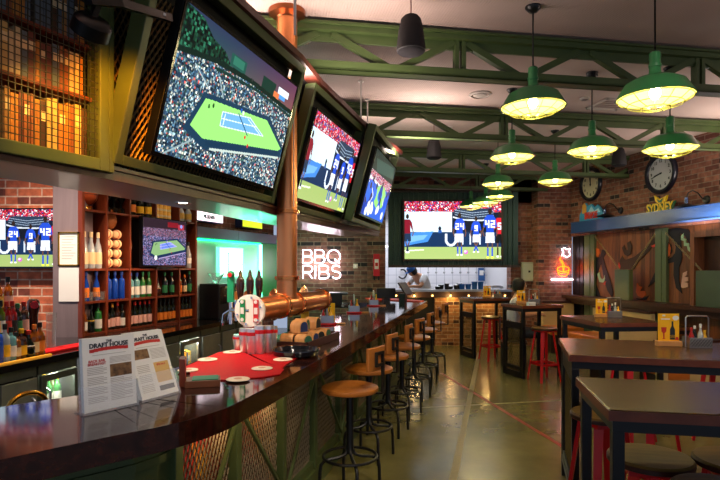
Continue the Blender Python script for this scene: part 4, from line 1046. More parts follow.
stock(2, 1, [('square','aqua',.27,.036,'white','blue'),('square','aqua',.27,.036,'white','blue'),('wine','green',.28,.034,'white','green'),('wine','green',.28,.034,'white','green')], ['pale aqua white labelled','pale aqua white labelled','green','green'])
stock(3, 1, [('squat','brown',.2,.04,'cream','black'),('wine','dark',.27,.036,'green','green'),('wine','dark',.27,.036,'green','green')], ['brown round','dark green labelled','dark green labelled'])
stock(4, 1, [('wine','amber',.25,.034,'orange','red'),('wine','brown',.24,.034,'cream','orange'),('square','dark',.28,.036,'green','green')], ['amber','brown cream labelled','dark green labelled'])
stock(0, 2, [('spirit','clear',.36,.043,'cream','cream')]*3, 'large clear cream based')
stock(2, 3, [('wine','dark',.25,.05,'orange','yellow'),('wine','dark',.23,.048,'yellow','orange'),('square','dark',.25,.05,'yellow','yellow')], 'black and orange labelled')
stock(4, 3, [('spirit','clear',.22,.05,'gold','cream'),('spirit','clear',.22,.05,'gold','cream')], 'clear round')
# tumblers beneath the orange labelled bottles
for i in range(4):
    p = SHM @ Vector((cs[0]+.05+i*.075, .05, zr[1])); o = obj('tumbler', MB().lathe([(.001,.004),(.026,0),(.032,.09),(.029,.09),(.024,.008),(.001,.008)], 16), glass_c, None, p)
    tag(o, 'clear tumbler, %s, under the blue necked bottles on the shelves' % nth(i, 4), 'glass', 'tumblers on the back bar shelves')
# baseballs in the tall compartment
for r_ in range(4):
    for c_ in range(2):
        p = SHM @ Vector((cs[1]+.085+c_*.12, .08, zr[2]+.058+r_*.1)); o = obj('ball', MB().sph((0,0,0), .052, 18), mat('ball_leather', 'f0c890', .5), None, p)
        tag(o, 'pale ball, %s of its pair, %s layer of the ball rack' % (('left','right')[c_], ('bottom','second','third','top')[r_]), 'ball', 'balls in the ball rack')
        obj('stitching', MB().tube([(.045*math.cos(a*PI/8)*1.02, -.03, .045*math.sin(a*PI/8)*1.02) for a in range(16)], .003, 5, True), red_ink, o)
rk = thing('ball_rack', 'thin dark rack holding eight pale balls in the tall shelf compartment', 'rack', SHM @ Vector((cs[1]+.15, .08, zr[2]+.001)), SH_RZ)
for r_ in range(4): obj('rack_tier', MB().bb((-.135,-.02,r_*.1), (.135,.02,r_*.1+.008)), black, rk)
o = obj('glove', MB().sph((0,0,.09), .07, 14, (1,.6,1.3)), mat('glove_leather', '9a5424', .6), None, SHM @ Vector((cs[1]+.13, .08, zr[2]+.415)), SH_RZ); tag(o, 'brown leather ball glove resting on the ball rack', 'glove')
for k in range(4): obj('glove_finger', MB().tube([(-.04+.027*k, 0, .14), (-.05+.033*k, -.01, .2)], [.018,.013], 8), mat('glove_leather', '9a5424', .6), o)
# top row: basketball, trophies, can stack
bx_ = (cs[0]+cs[1])/2
p = SHM @ Vector((bx_, .12, zr[3]+.028))
o = obj('basketball', MB().sph((0,0,.125), .105, 28), mat('basketball', 'b84a1c', .5, bump=.2, nscale=150), None, p); tag(o, 'orange basketball on the top left of the back bar shelves', 'basketball')
b = MB()
for rx, rz_ in ((0,0),(90,0),(90,90)):
    M3 = Matrix.Rotation(R(rz_), 3, 'Z') @ Matrix.Rotation(R(rx), 3, 'X'); b.tube([M3 @ Vector((.1055*math.cos(a*PI/18), .1055*math.sin(a*PI/18), 0))+Vector((0,0,.125)) for a in range(36)], .0025, 5, True)
obj('seam', b, black, o)
o = obj('ball_stand', MB().lathe([(.06,0),(.05,.02),(.06,.04),(.05,.04),(.03,.01)], 20), gold, None, SHM @ Vector((bx_, .12, zr[3]))); tag(o, 'small gold stand under the basketball', 'stand')
for i, (k, h) in enumerate(((.07,.24),(.17,.27),(.27,.24))):
    o = obj('trophy', MB().lathe([(.04,0),(.04,.05),(.012,.07),(.012,.11),(.045,.16),(.05,h),(.04,h),(.03,.16),(.001,.15)], 18), mat('dark_metal', '2a2420', .25, .8), None, SHM @ Vector((cs[1]+.0+k, .08, zr[3]))); tag(o, 'dark metal trophy cup, %s of three on the top shelf' % nth(i, 3), 'trophy', 'trophies on the top shelf')
    obj('plaque', MB().bb((-.02,-.042,.01), (.02,-.039,.04)), gold, o)
for r_ in range(4):
    for c_ in range(4):
        o = obj('can', MB().lathe([(.03,0),(.033,.006),(.033,.066),(.029,.07),(.001,.07)], 16), mat('can_yellow', 'f0b84a', .4), None, SHM @ Vector((cs[3]+.05+c_*.072, .06, zr[3]+r_*.071))); tag(o, 'small yellow can, %s, %s layer of the can stack' % (nth(c_, 4), ('bottom','second','third','top')[r_]), 'can', 'stack of yellow cans')
        obj('can_band', MB().lathe([(.0335,.02),(.0338,.02),(.0338,.045),(.0335,.045)], 16, close=True), LB['cream'], o)
# bat like brown trophy left of the shelf television, bottle to its right
o = obj('wooden_figure', MB().lathe([(.05,0),(.05,.03),(.02,.05),(.03,.16),(.055,.24),(.04,.32),(.03,.38),(.001,.4)], 16), mat('carved_wood', '7a4420', .4), None, SHM @ Vector((cs[2]+.08, .12, zr[2]))); tag(o, 'carved brown wooden figure left of the shelf television', 'figure')
obj('base_band', MB().lathe([(.052,.005),(.053,.006),(.053,.024),(.052,.025)], 16, close=True), gold, o)
p = SHM @ Vector((cs[5]-.09, .06, zr[2])); o = bottle_mesh('bottle', 'spirit', .33, .04, GL['clear'], p); add_label(o, .04, .06, .13, LB['white']); add_cap(o, .04, .33, LB['black']); tag(o, 'tall clear bottle right of the shelf television', 'bottle')
# shelf television
ta, tb = shelf_s(140), shelf_s(183.5); za = EYE-(267-HY)/FPX*5; 
W = (tb-ta); H = .53
sM = SHM @ T((ta+tb)/2, -.035, 1.622+H/2)
t = thing('television', 'flat television on the back bar shelves showing a floodlit tennis stadium', 'television', M=sM)
bezel_tv(t, W, H, tennis(300, 150, True), .012, .04, emis_attr('screen_shelf', .75))
obj('foot', MB().bb((-.15,.0,-H/2-.034), (.15,.12,-H/2-.02)), black, t)

# unseen warm spots in front of the shelves, for the glow inside
for i, col in enumerate((0, 1, 2, 4)):
    s = (cs[col]+cs[col+1])/2
    p = SHM @ Vector((s, -.25, 1.75)); light('shelf_light', 'SPOT', SHM @ Vector((s, -.75, 1.95)), 13, (1, .6, .36), .1, 75, SHM @ Vector((s, .1, 1.6)), 1)

# ============================================================= back counter
C0, CD = Vector((-2.45, 3.67)), Vector((.233, .973)).normalized(); C_RZ = math.atan2(CD.y, CD.x)
CM = Matrix.Translation((C0.x, C0.y, 0)) @ Matrix.Rotation(C_RZ, 4, 'Z')
def c_s(x): 
    k = (x-CX)/FPX; return (k*C0.y-C0.x)/(CD.x-k*CD.y)
def c_pt(s, y, z): return CM @ Vector((s, y, z))
bc = thing('back_counter', 'long dark polished back bar counter under the shelves', 'counter', (0,0,0))
pts = [c_pt(-1.6,0,0), c_pt(0,0,0), c_pt(5.15,0,0), Vector((-1.62, 8.75, 0)), SHM @ Vector((0,-.0,0))+Vector((0,0,0)), Vector((-2.72,5.22,0)), Vector((-4.6,5.22,0)), Vector((-4.6,2.2,0))]
pts2 = [c_pt(-1.6,0,0), c_pt(5.0,0,0), SHM @ Vector((3.6,.3,0)), SHM @ Vector((.05,.3,0)), Vector((-2.72,5.22,0)), Vector((-4.6,5.22,0)), Vector((-4.6,2.2,0))]
obj('worktop', MB().prism([(v.x, v.y) for v in pts2], CZ-.05, CZ), mat('counter_black', '14100e', .12, coat=.5), bc)
units = [(-.9, c_s(1),'panel'), (c_s(1)+.02, c_s(42),'panel'), (c_s(44), c_s(83.5),'glass'), (c_s(84), c_s(140),'panel'), (c_s(141), c_s(183),'panel'), (c_s(184), c_s(203.5),'glass'), (c_s(205), c_s(223),'panel'), (c_s(224.5), c_s(239),'panel'), (c_s(240), c_s(255),'panel')]
udesc = ['behind the gooseneck tap, hidden left end', 'beside the gooseneck tap at left', 'holding green labelled bottles', 'hidden behind the nearer menus', 'behind the farther menus', 'with a bright handle holding yellow packs', 'third from the far end', 'second from the far end', 'at the far end under the beer tower']
dark_st = mat('dark_steel', '6c7068', .3, .7, noise=.15, nscale=20)
for i, (s0, s1, kd) in enumerate(units):
    u = thing('bar_fridge', 'under counter steel fridge '+udesc[i], 'fridge', c_pt(s0, 0, 0), C_RZ, 'fridges under the back counter')
    w = s1-s0
    b = MB().bb((0,.06,0), (w,.08+.0,.1)); b.bb((0,.5,.06), (w,.52,CZ-.055)); b.bb((0,.06,.06), (.02,.5,CZ-.055)); b.bb((w-.02,.06,.06), (w,.5,CZ-.055)); b.bb((0,.06,.06), (w,.5,.09)); b.bb((0,.05,CZ-.13), (w,.5,CZ-.055)); obj('cabinet', b, dark_st, u)
    if kd == 'panel':
        d = obj('door', MB().bb((.012,.03,.1), (w-.012,.058,CZ-.14)), mat('door_steel', '9ca09a', .32, .75, noise=.15, nscale=12), u, bev=.004)
        obj('handle', MB().tube([(w-.06,.03,.25),(w-.06,-.0,.27),(w-.06,-.0,.62),(w-.06,.03,.64)], .008, 8), steel, d)
    else:
        b = MB().bb((.012,.03,.1), (.06,.056,CZ-.14)).bb((w-.06,.03,.1), (w-.012,.056,CZ-.14)).bb((.06,.03,.1), (w-.06,.056,.15)).bb((.06,.03,CZ-.19), (w-.06,.056,CZ-.14)); d = obj('door', b, steel if i == 5 else dark_st, u, bev=.003)
        obj('glass_pane', MB().bb((.06,.04,.15), (w-.06,.046,CZ-.19)), acrylic, d)
        obj('handle', MB().tube([(.05,.03,.3),(.05,-.01,.32),(.05,-.01,.66),(.05,.03,.68)], .008, 8), chrome, d)
        for z in (.2, .49): obj('wire_shelf', MB().bb((.02,.08,z-.01), (w-.02,.48,z)), steel, u)
        nb = 6 if i == 2 else 4
        for z in (.2, .49):
            for k in range(nb):
                p = c_pt(s0+.07+(w-.14)*(k+.5)/nb, .13+.08*(k % 2), z+.001)
                wd = 'upper' if z > .4 else 'lower'
                if i == 2:
                    o = bottle_mesh('bottle', 'wine', .25, .03, GL['olive' if k % 2 else 'green'], p); add_label(o, .03, .03, .12, LB['green' if k % 2 else 'white']); add_cap(o, .03, .25, LB['yellow']); lb = 'green bottle, %s, %s shelf of the lit fridge by the gooseneck tap' % (nth(k, nb), wd)
                else:
                    o = obj('pack', MB().bb((-.05,-.04,0), (.05,.04,.15)), LB['yellow'] if z > .4 else LB['blue'], None, p, C_RZ); obj('print', MB().bb((-.03,-.042,.04), (.03,-.04,.1)), LB['white'], o); lb = '%s pack, %s, %s fridge shelf behind the menus' % ('yellow' if z > .4 else 'blue', nth(k, nb), wd)
                tag(o, lb, 'bottle' if i == 2 else 'pack', 'goods in the glass fridges')
        light('fridge_light', 'POINT', c_pt((s0+s1)/2, .1, CZ-.17), 3.5, (.9, 1, .85), .05)
# bottle steps and bottles at the left
step = thing('bottle_step', 'stepped black bottle stand with a lit amber edge on the back counter', 'stand', (0,0,0))
def st_pt(x, off, z):  # point on the front bottle line at pixel x, pushed back
    s = c_s(x); return c_pt(s, .13+off, z)
sa, sb = -.7, c_s(57)
for off, z in ((.17,.16),(.34,.33)): 
    b = MB(); b.M = CM; b.bb((sa, .06+off, CZ), (sb-.05, .06+off+.18, CZ+z)); obj('step', b, blackg, step)
b = MB(); b.M = CM; b.bb((sa, .045, CZ), (sb, .065, CZ+.012)); obj('lit_edge', b, mat('amber_strip', 'f0a830', .4, em=.15, emc='ffae30'), step)
specs = [  # tier, px x, kind, glass, h, r, label, cap
 (0,1,'square','clear',.26,.04,'white','white'),(0,11.5,'square','blue',.28,.042,'blue','blue'),(0,20,'wine','clear',.27,.033,'yellow','black'),(0,26,'square','aqua',.24,.034,'white','black'),(0,31,'square','amber',.2,.032,'cream','black'),(0,36,'square','brown',.22,.036,'yellow','yellow'),(0,43,'squat','dark',.2,.04,'white','red'),(0,48.5,'wine','amber',.24,.034,'cream','orange'),(0,54,'wine','amber',.25,.036,'orange','black'),
 (1,2,'wine','brown',.26,.034,'white','black'),(1,8,'spirit','clear',.26,.034,'orange','black'),(1,14,'wine','clear',.27,.034,'white','blue'),(1,20,'wine','amber',.27,.03,'yellow','orange'),(1,25,'wine','olive',.27,.03,'yellow','black'),(1,30,'wine','olive',.27,.03,'white','black'),(1,35.5,'wine','red',.26,.034,'red','red'),(1,41,'wine','red',.26,.034,'black','red'),(1,46,'wine','dark',.24,.034,'green','green'),(1,52,'square','brown',.25,.036,'pink','red'),
 (2,2,'wine','brown',.27,.034,'orange','black'),(2,9,'square','blue',.33,.036,'blue','blue'),(2,15,'wine','green',.31,.032,'yellow','red'),(2,20.5,'wine','dark',.31,.032,'gold','red'),(2,25,'squat','amber',.26,.04,'gold','black'),(2,32,'spirit','clear',.25,.034,'cream','orange'),(2,38,'wine','brown',.24,.034,'red','red'),(2,45,'spirit','amber',.27,.036,'gold','black'),(2,54,'wine','amber',.27,.036,'pink','black')]
tn = ['front', 'middle', 'back']; cnt = [sum(1 for s in specs if s[0] == k) for k in range(3)]; ci = [0,0,0]
for tier, x, kind, g, h, r, lb, cap in specs:
    p = st_pt(x, (0,.13,.30)[tier], CZ+(0,.16,.33)[tier]+.001)
    o = bottle_mesh('bottle', kind, h, r, GL[g], p); add_label(o, r, h*.14, h*.46, LB[lb]); add_cap(o, r, h, LB[cap])
    tag(o, '%s %s bottle, %s label, %s, %s row of the bottle stand' % ({'square':'straight','wine':'long necked','squat':'squat','spirit':'sloping'}[kind], g, lb, nth(ci[tier], cnt[tier]), tn[tier]), 'bottle', 'bottles on the stepped stand'); ci[tier] += 1
pts = [on(x, y, CZ) for x, y in ((43,352.5),(46,354.5),(82,347.5),(82,344),(46,350.5))]; c = sum(pts, Vector())/5
o = obj('bar_mat', MB().prism([(v.x-c.x, v.y-c.y) for v in pts], 0, .018), red_rub, None, c, bev=.004); tag(o, 'bright red bar mat on the edge of the back counter left of the shelves', 'bar mat')
# glass dispenser beside the pillar
p = c_pt(c_s(70), .35, CZ)
t = thing('drink_dispenser', 'dark glossy drink dispenser tower with a round red badge beside the pillar', 'dispenser', p)
obj('body', MB().lathe([(.001,0),(.05,0),(.05,.02),(.03,.04),(.035,.3),(.045,.34),(.045,.4),(.03,.42),(.001,.425)], 24), mat('dispenser_dark', '3a1c18', .15, coat=.5), t)
obj('badge', MB().tube([(.03,-.035,.375),(.036,-.045,.375)], [.03,.03], 16), red_m, t)
for i, (dx, dy) in enumerate(((-.1,-.02),(-.13,.08),(.1,.08))):
    o = obj('glass_stack', MB().lathe([(.03,0),(.036,.1),(.034,.1),(.038,.2),(.036,.2),(.04,.3),(.038,.3),(.03,.02),(.001,.02)], 18), glass_c, None, p+Vector((dx, dy, 0))); tag(o, 'tall stack of clear glasses %s the dark drink dispenser' % ('left of', 'behind and left of', 'right of')[i], 'glasses', 'stacked glasses by the dispenser')

# left television and framed notices
t = thing('television', 'wall television at the left edge on orange brick showing football players in blue', 'television', (at(3,238,5.2).x, 5.25, 1.6+29*5.25/FPX))
bezel_tv(t, .985, .555, football(240, 140), .014, .05, emis_attr('screen_left', .75)); obj('bracket', MB().bb((-.1,.05,-.1), (.1,.075,.1)), black, t)
for i, (y0, y1, m) in enumerate(((232, 266, gold), (267, 302, white))):
    a, c = at(58.5, y1, 5.235), at(79.5, y0, 5.235)
    t = thing('framed_notice', ('gold framed white notice on the grey board left of the shelves', 'white notice below the gold framed one on the grey board')[i], 'notice', (a.x, 5.24, a.z))
    w, h = c.x-a.x, c.z-a.z
    if i == 0: obj('frame', MB().bb((0,-.018,0), (w,0,.015)).bb((0,-.018,h-.015), (w,0,h)).bb((0,-.018,0), (.015,0,h)).bb((w-.015,-.018,0), (w,0,h)), gold, t)
    obj('paper', MB().bb((.005,-.01,.005), (w-.005,-.003,h-.005)), white, t)
    b = MB()
    for k in range(9): b.bb((.035,-.0112,h*(.85-.08*k)), (w-.035-.02*(k % 3),-.0100,h*(.85-.08*k)+.006))
    if i == 0: obj('text_lines', b, grey_ink, t)

# ============================================================= green lit niche
n0, n1 = cs[-1]+.02, shelf_s(277)
def niche(name, mb, m, label, cat):
    o = obj(name, mb, m, None, (S0.x, S0.y, 0), SH_RZ); return tag(o, label, cat)
led = mat('green_led', '30ffa0', .4, em=4, emc='12ff86'); ledw = mat('white_green_led', 'c0ffe8', .4, em=4, emc='60ffb8')
t = thing('lit_niche', 'pale green lit niche behind the beer tower', 'panel', (S0.x, S0.y, 0), SH_RZ)
obj('panel', MB().bb((n0,.10,CZ), (shelf_s(266),.14,1.98)), mat('niche_pale', 'b8c8c8', .35), t)
obj('led_strip', MB().bb((n0,.075,1.955), (shelf_s(265),.09,1.975)), led, t); obj('led_strip', MB().bb((shelf_s(264.3),.07,CZ+.02), (shelf_s(266),.095,1.96)), ledw, t)
obj('green_panel', MB().bb((shelf_s(266),.10,CZ), (n1+.6,.14,1.98)), mat('niche_green', '1a7a3e', .4), t)
t = thing('niche_canopy', 'grey lilac boxed canopy above the green lit niche', 'canopy', (S0.x, S0.y, 0), SH_RZ)
obj('canopy_box', MB().bb((n0,.0,1.985), ((n0+n1)/2-.1,.3,2.125)), mat('canopy_lilac', '5a5470', .6), t); obj('canopy_box', MB().bb(((n0+n1)/2-.09,.0,1.985), (n1+.5,.3,2.125)), mat('canopy_lilac', '5a5470', .6), t)
t = thing('menu_lightbox', 'small white backlit menu board in the green niche', 'lightbox', (S0.x, S0.y, 0), SH_RZ)
m0, m1 = shelf_s(223), shelf_s(245)
obj('lit_panel', MB().bb((m0,.05,1.47), (m1,.07,1.86)), mat('lightbox_white', 'f4fff8', .4, em=1.1, emc='e8fff4'), t)
b = MB().bb((m0-.02,.045,1.45), (m0,.095,1.88)).bb((m1,.045,1.45), (m1+.02,.095,1.88)).bb((m0,.045,1.86), (m1,.095,1.88)).bb((m0,.045,1.45), (m1,.095,1.47)); obj('frame', b, mat('frame_pale', 'c8f0e0', .3, em=.8, emc='70ffc0'), t)
obj('grid_lines', MB().bb((m0+(m1-m0)*.35,.046,1.47), (m0+(m1-m0)*.38,.05,1.8)).bb((m0,.046,1.79), (m1,.05,1.8)).bb((m0+(m1-m0)*.36,.046,1.63), (m1,.05,1.64)), mat('teal_line', '4ab89a', .5), t)
for x0, x1, y0, y1, m, lab, em in ((206,235,222.5,211,'sign_white','white lit sign with a dark green word above the niche',1.3),(253.5,273,227.5,218.5,'sign_lime','lime yellow lit sign above the right end of the niche',.8)):
    a, c = shelf_s(x0), shelf_s(x1); pm = SHM @ Vector(((a+c)/2, .2, 0)); Yc = (SHM @ Vector(((a+c)/2, .2, 0))).y
    z0, z1 = EYE-((y0+y1)/2+5.6-HY)/FPX*Yc, EYE-((y0+y1)/2-5.6-HY)/FPX*Yc
    t = thing('lit_sign', lab, 'sign', (S0.x, S0.y, 0), SH_RZ)
    obj('sign_box', MB().bb((a,.2,z0), (c,.32,z1)), mat('sign_blue', '2a3a6a', .5), t)
    obj('sign_face', MB().bb((a+.015,.192,z0+.015), (c-.015,.2,z1-.015)), mat(m, 'f0d8e0' if 'white' in m else 'b0c838', .4, em=em, emc='f4dce6' if 'white' in m else 'b8d028'), t)
    if 'white' in m: text('PILSENER', (z1-z0)*.42, mat('sign_green', '0e5a50', .5), 'lettering', t, Matrix.Translation(((a+c)/2, .19, z0+(z1-z0)*.45)) @ TXT, .001, bold=.004)
p = SHM @ Vector((shelf_s(210)+.1, -.03, CZ))
t = thing('coffee_machine', 'tall black coffee machine with a glass hopper beside the green niche', 'coffee machine', p, SH_RZ)
obj('body', MB().bb((-.24,-.2,0), (.3,.1,.46)), black, t, bev=.01); obj('front_panel', MB().bb((-.2,-.206,.2), (.25,-.2,.42)), blackg, t); obj('hopper', MB().lathe([(.03,.461),(.05,.5),(.12,.6),(.115,.6),(.04,.5)], 24, close=True), glass_c, t); obj('name_plate', MB().bb((-.1,-.21,.40), (.06,-.206,.425)), LB['cream'], t); obj('blue_display', MB().bb((.12,-.21,.1), (.24,-.2,.22)), mat('blue_disp', '1a3a8a', .3, em=.6), t)
pn = SHM @ Vector((shelf_s(240), -.15, 1.75)); light('niche_light', 'POINT', pn, 6, (.12, 1, .5), .15)
pn = SHM @ Vector((shelf_s(262), -.12, 1.5)); light('niche_light', 'POINT', pn, 4, (.15, 1, .55), .15)
# downlights in the soffit
for k in range(1):
    p = on(183, 202.5, 1.985)
    t = thing('downlight', 'small round downlight in the soffit above the shelves', 'downlight', (p.x, p.y, 1.985))
    obj('ring', MB().lathe([(.03,0),(.045,0),(.045,-.006),(.03,-.004)], 20, close=True), chrome, t); obj('lamp', MB().lathe([(.001,-.002),(.03,-.002)], 16, close=True), mat('downlight_glow', 'fff0e0', .3, em=8, emc='ffe8d0'), t)
    light('downlight_beam', 'SPOT', (p.x, p.y, 1.97), 22, (1, .86, .74), .03, 130, (p.x-.15, p.y+.1, 0), .7)
# ============================================================= neon signs
def neon(polys, r, m, name, parent, M=None):
    b = MB(); b.M = M
    for P in polys: b.tube([(x, 0, z) for x, z in P], r, 8)
    return obj(name, b, m, parent)
def arc(cx, cz, rx, rz, a0, a1, n=14): return [(cx+rx*math.cos(R(a0+(a1-a0)*k/n)), cz+rz*math.sin(R(a0+(a1-a0)*k/n))) for k in range(n+1)]
LET = {'B': [[(0,0),(0,1),(.42,1)]+arc(.42,.75,.25,.25,90,-90,10)+[(0,.5)], [(.42,.5)]+arc(.45,.25,.27,.25,90,-90,10)+[(0,0)]],
       'Q': [arc(.5,.5,.48,.5,0,360,28), [(.58,.3),(.95,-.04)]],
       'R': [[(0,0),(0,1),(.42,1)]+arc(.42,.73,.27,.27,90,-90,10)+[(0,.46)], [(.36,.46),(.7,0)]],
       'I': [[(0,0),(0,1)]],
       'S': [arc(.34,.76,.3,.24,30,270,14)+arc(.34,.26,.32,.26,90,-150,14)]}
ADV = {'B':.92,'Q':1.15,'R':.92,'I':.28,'S':.8}
neon_w = mat('neon_white', 'fff4ff', .3, em=4.5, emc='ffe6fa'); neon_o = mat('neon_orange', 'ff5a10', .3, em=4.5, emc='ff4a08')
NYw = 9.47
t = thing('neon_sign', 'white neon letters BBQ RIBS on the red brick wall behind the bar', 'neon sign', (at(303,278.5,NYw).x, NYw, at(303,278.5,NYw).z))
def pxm(d): return d/FPX*NYw
for word, x0, x1, z0, hh in (('BBQ', 0, pxm(38), pxm(15.5), pxm(13)), ('RIBS', 0, pxm(38), 0, pxm(13))):
    tot = sum(ADV[c] for c in word)-.1; x = x0; sc_ = (x1-x0)/tot
    for ch in word:
        neon([[(x+px*sc_, z0+pz_*hh) for px, pz_ in P] for P in LET[ch]], .0075, neon_w, 'letter', t); x += ADV[ch]*sc_
light('neon_light', 'POINT', (t.location.x+.34, NYw-.14, t.location.z+.24), 7, (1, .82, .95), .25)
PY = WY-.02
t = thing('neon_sign', 'orange neon bowl with a white flame above a white bar on the brick pier', 'neon sign', (at(562,277,PY).x, PY-.04, at(562,277,PY).z))
def u_(x, y): return ((x-562)/FPX*PY, (277-y)/FPX*PY)
neon([[u_(550.5,279.5), u_(572,279.5)]], .013, neon_w, 'white_tube', t)
neon([arc(*u_(562.5,269), .115, .05, 0, 360, 24), [u_(556.6,269.5), u_(557.5,274), u_(560,276), u_(565,276), u_(567.5,273.5), u_(568.4,269.5)], [u_(557,272), u_(560,273.4), u_(564,272.8), u_(568,272.5)], [u_(562.5,271), u_(561.5,264), u_(559,259), u_(560.5,256.5)], [u_(563,271), u_(563.5,265), u_(561,260)]], .009, neon_o, 'orange_tube', t)
neon([[u_(561,256), u_(562.5,252), u_(561,249), u_(564,248), u_(566,249.5), u_(569,248.5), u_(568.5,252), u_(569.5,255), u_(566,257.5), u_(563,255.5), u_(562,252)]], .007, neon_w, 'white_flame_tube', t)
a, c = u_(549.5,283), u_(574,244)
obj('acrylic_sheet', MB().bb((a[0], .012, a[1]), (c[0], .02, c[1])), mat('acrylic_thin', 'f4f8ff', .04, alpha=.05), t)
light('neon_light', 'POINT', (t.location.x, PY-.16, t.location.z), 1.2, (1, .7, .85), .12); light('neon_light', 'POINT', (t.location.x, PY-.16, t.location.z+.2), 1.0, (1, .25, .05), .1)

# ============================================================= right wall things
WM = Matrix.Translation((WX, WY, 0)) @ Matrix.Rotation(WALL_RZ, 4, 'Z')
def wl(x, y, off=0): return wallp(x, y, off)
for (x, y), r, lab, hm in (((590,184.5),.315,'smaller looking round wall clock with a cream face, farther along the brick wall', (90, 100)), ((660,173.5),.32,'round wall clock with a pale grey face above the yellow city sign', (193, 196))):
    t_, z = wl(x, y, .03); c = thing('wall_clock', lab, 'clock', M=WM @ T(t_, 0, z), group='wall clocks')
    rim = MB(); rim.M = Matrix.Rotation(PI/2, 4, 'X'); rim.lathe([(r*.76,.0),(r,.0),(r,.03),(r*.94,.055),(r*.82,.05),(r*.77,.03),(r*.76,.0)], 44, close=True); obj('rim', rim, mat('clock_navy', '141626', .3, coat=.3), c)
    f = MB(); f.M = Matrix.Rotation(PI/2, 4, 'X'); f.lathe([(.001,.02),(r*.78,.02)], 40, close=True); obj('dial', f, mat('dial_cream', 'd8cdb0', .5) if hm[0] == 90 else mat('dial_grey', 'c6c8d0', .5), c)
    for k in range(12):
        a = R(90-30*(k+1)); text(str(k+1), r*.21, ink, 'numeral', c, Matrix.Translation((r*.6*math.cos(a), -.022, r*.6*math.sin(a))) @ TXT, .001, bold=.002)
    for ang, ln, w in ((hm[0], .42, .022), (hm[1], .62, .014)):
        a = R(ang); obj('hand', MB().bar((-.03*math.cos(a), -.026, -.03*math.sin(a)), (r*ln*math.cos(a), -.026, r*ln*math.sin(a)), .004, w, (-math.sin(a), 0, math.cos(a))), ink, c)
    obj('hub', MB().cyl((0,-.02,0), (0,-.032,0), .014, None, 12), ink, c)
# city signs
def city(x, y, lab, word, body, edge, size, extra):
    t_, z = wl(x, y, .15); s = thing('city_sign', lab, 'sign', M=WM @ T(t_, -.11, z), group='city signs under the clocks')
    return s
s = city(595.5, 222.5, 'blue cut out city sign with red letters SINGAPORE standing on the beam', '', 0, 0, 0, 0)
k_ = 9.9/FPX/.80
def wp(pts, cx_, cy_): t0, z0 = wl(cx_, cy_, .15); return [((wl(x, y, .15)[0]-t0), wl(x, y, .15)[1]-z0) for x, y in pts]
obj('backing', MB().plate(wp([(580,222),(603.3,220),(603,212),(600.5,207),(598,204.5),(595,207),(592,204),(588,206),(586,203),(583,206),(582,212),(580,215)], 595.5, 222.5)[::-1], -.05, -.02), mat('sign_sky', '3a96c8', .4), s)
obj('tower_shape', MB().plate(wp([(583,214),(587,213),(587,206),(585,203),(583,206)], 595.5, 222.5)[::-1], -.056, -.05), mat('sign_sand', 'd8a040', .5), s)
obj('wave_shape', MB().plate(wp([(588,214),(601,212),(599,208),(595,211),(592,206)], 595.5, 222.5)[::-1], -.056, -.05), mat('sign_ice', 'a8d8ec', .4), s)
a, c = wp([(580,231),(603.5,216)], 595.5, 222.5); 
b = wp([(581.5,216.5),(602.5,214.5)], 595.5, 222.5)
text('SINGAPORE', .19, mat('sign_red', 'd83a2a', .4), 'lettering', s, Matrix.Translation(((b[0][0]+b[1][0])/2, -.056, (b[0][1]+b[1][1])/2)) @ TXT @ Matrix.Diagonal((.37,.9,1,1)), .004, bold=.006)
s = city(660, 207, 'yellow and green graffiti style city sign SYDNEY above the beam', '', 0, 0, 0, 0)
b = wp([(647,210),(674,206)], 660, 207); mid = ((b[0][0]+b[1][0])/2, (b[0][1]+b[1][1])/2)
wS = b[1][0]-b[0][0]
text('SYDNEY', .19, mat('sign_dkgreen', '0e5a34', .4), 'lettering_shadow', s, Matrix.Translation((mid[0]+.012, -.035, mid[1]-.012)) @ TXT @ Matrix.Diagonal((wS/.72,1.05,1,1)), .015, bold=.014)
text('SYDNEY', .19, mat('sign_yellow', 'f0c800', .4), 'lettering', s, Matrix.Translation((mid[0], -.055, mid[1])) @ TXT @ Matrix.Diagonal((wS/.72,1,1,1)), .004, bold=.005)
obj('crest', MB().plate(wp([(654.5,195.5),(660,199.5),(667.5,195),(665.5,201),(660,205),(656,201.5)], 660, 207)[::-1], -.05, -.02), mat('sign_yellow', 'f0c800', .4), s); pass
obj('crest_centre', MB().plate(wp([(657.5,199),(660,200.5),(664,198),(662,202.5),(659,202.5)], 660, 207)[::-1], -.056, -.05), mat('sign_dkgreen', '0e5a34', .4), s)
# gooseneck sconces
for (xp, yp), (xs, ys), lab in (((621,210.5),(610,217.5),'black gooseneck wall lamp beside the blue city sign'), ((707,199.5),(692,207.5),'black gooseneck wall lamp right of the yellow city sign')):
    t_, z = wl(xp, yp); tb, zb_ = wl(xs, ys); s = thing('wall_lamp', lab, 'wall lamp', M=WM @ T(t_, 0, z), group='gooseneck lamps on the beam wall')
    m = MB(); m.M = Matrix.Rotation(PI/2, 4, 'X'); m.lathe([(.001,.03),(.05,.025),(.06,.0)], 20); obj('wall_plate', m, black, s)
    dx = -.10
    obj('gooseneck', MB().tube([(0,-.02,0),(dx*.3,-.05,.02),(dx*.55,-.1,.1),(dx*.8,-.16,.13),(dx,-.21,.1),(dx,-.24,.02),(dx,-.24,-.03)], .009, 8), black, s)
    obj('socket', MB().cyl((dx,-.24,.03), (dx,-.24,-.06), .024, None, 14), mat('socket_blue', '4a5a80', .2, .8), s)
    obj('shade', MB().lathe([(.03,-.05),(.05,-.06),(.15,-.09),(.152,-.095),(.05,-.07),(.001,-.06)], 28, (dx,-.24,0), True), black, s)
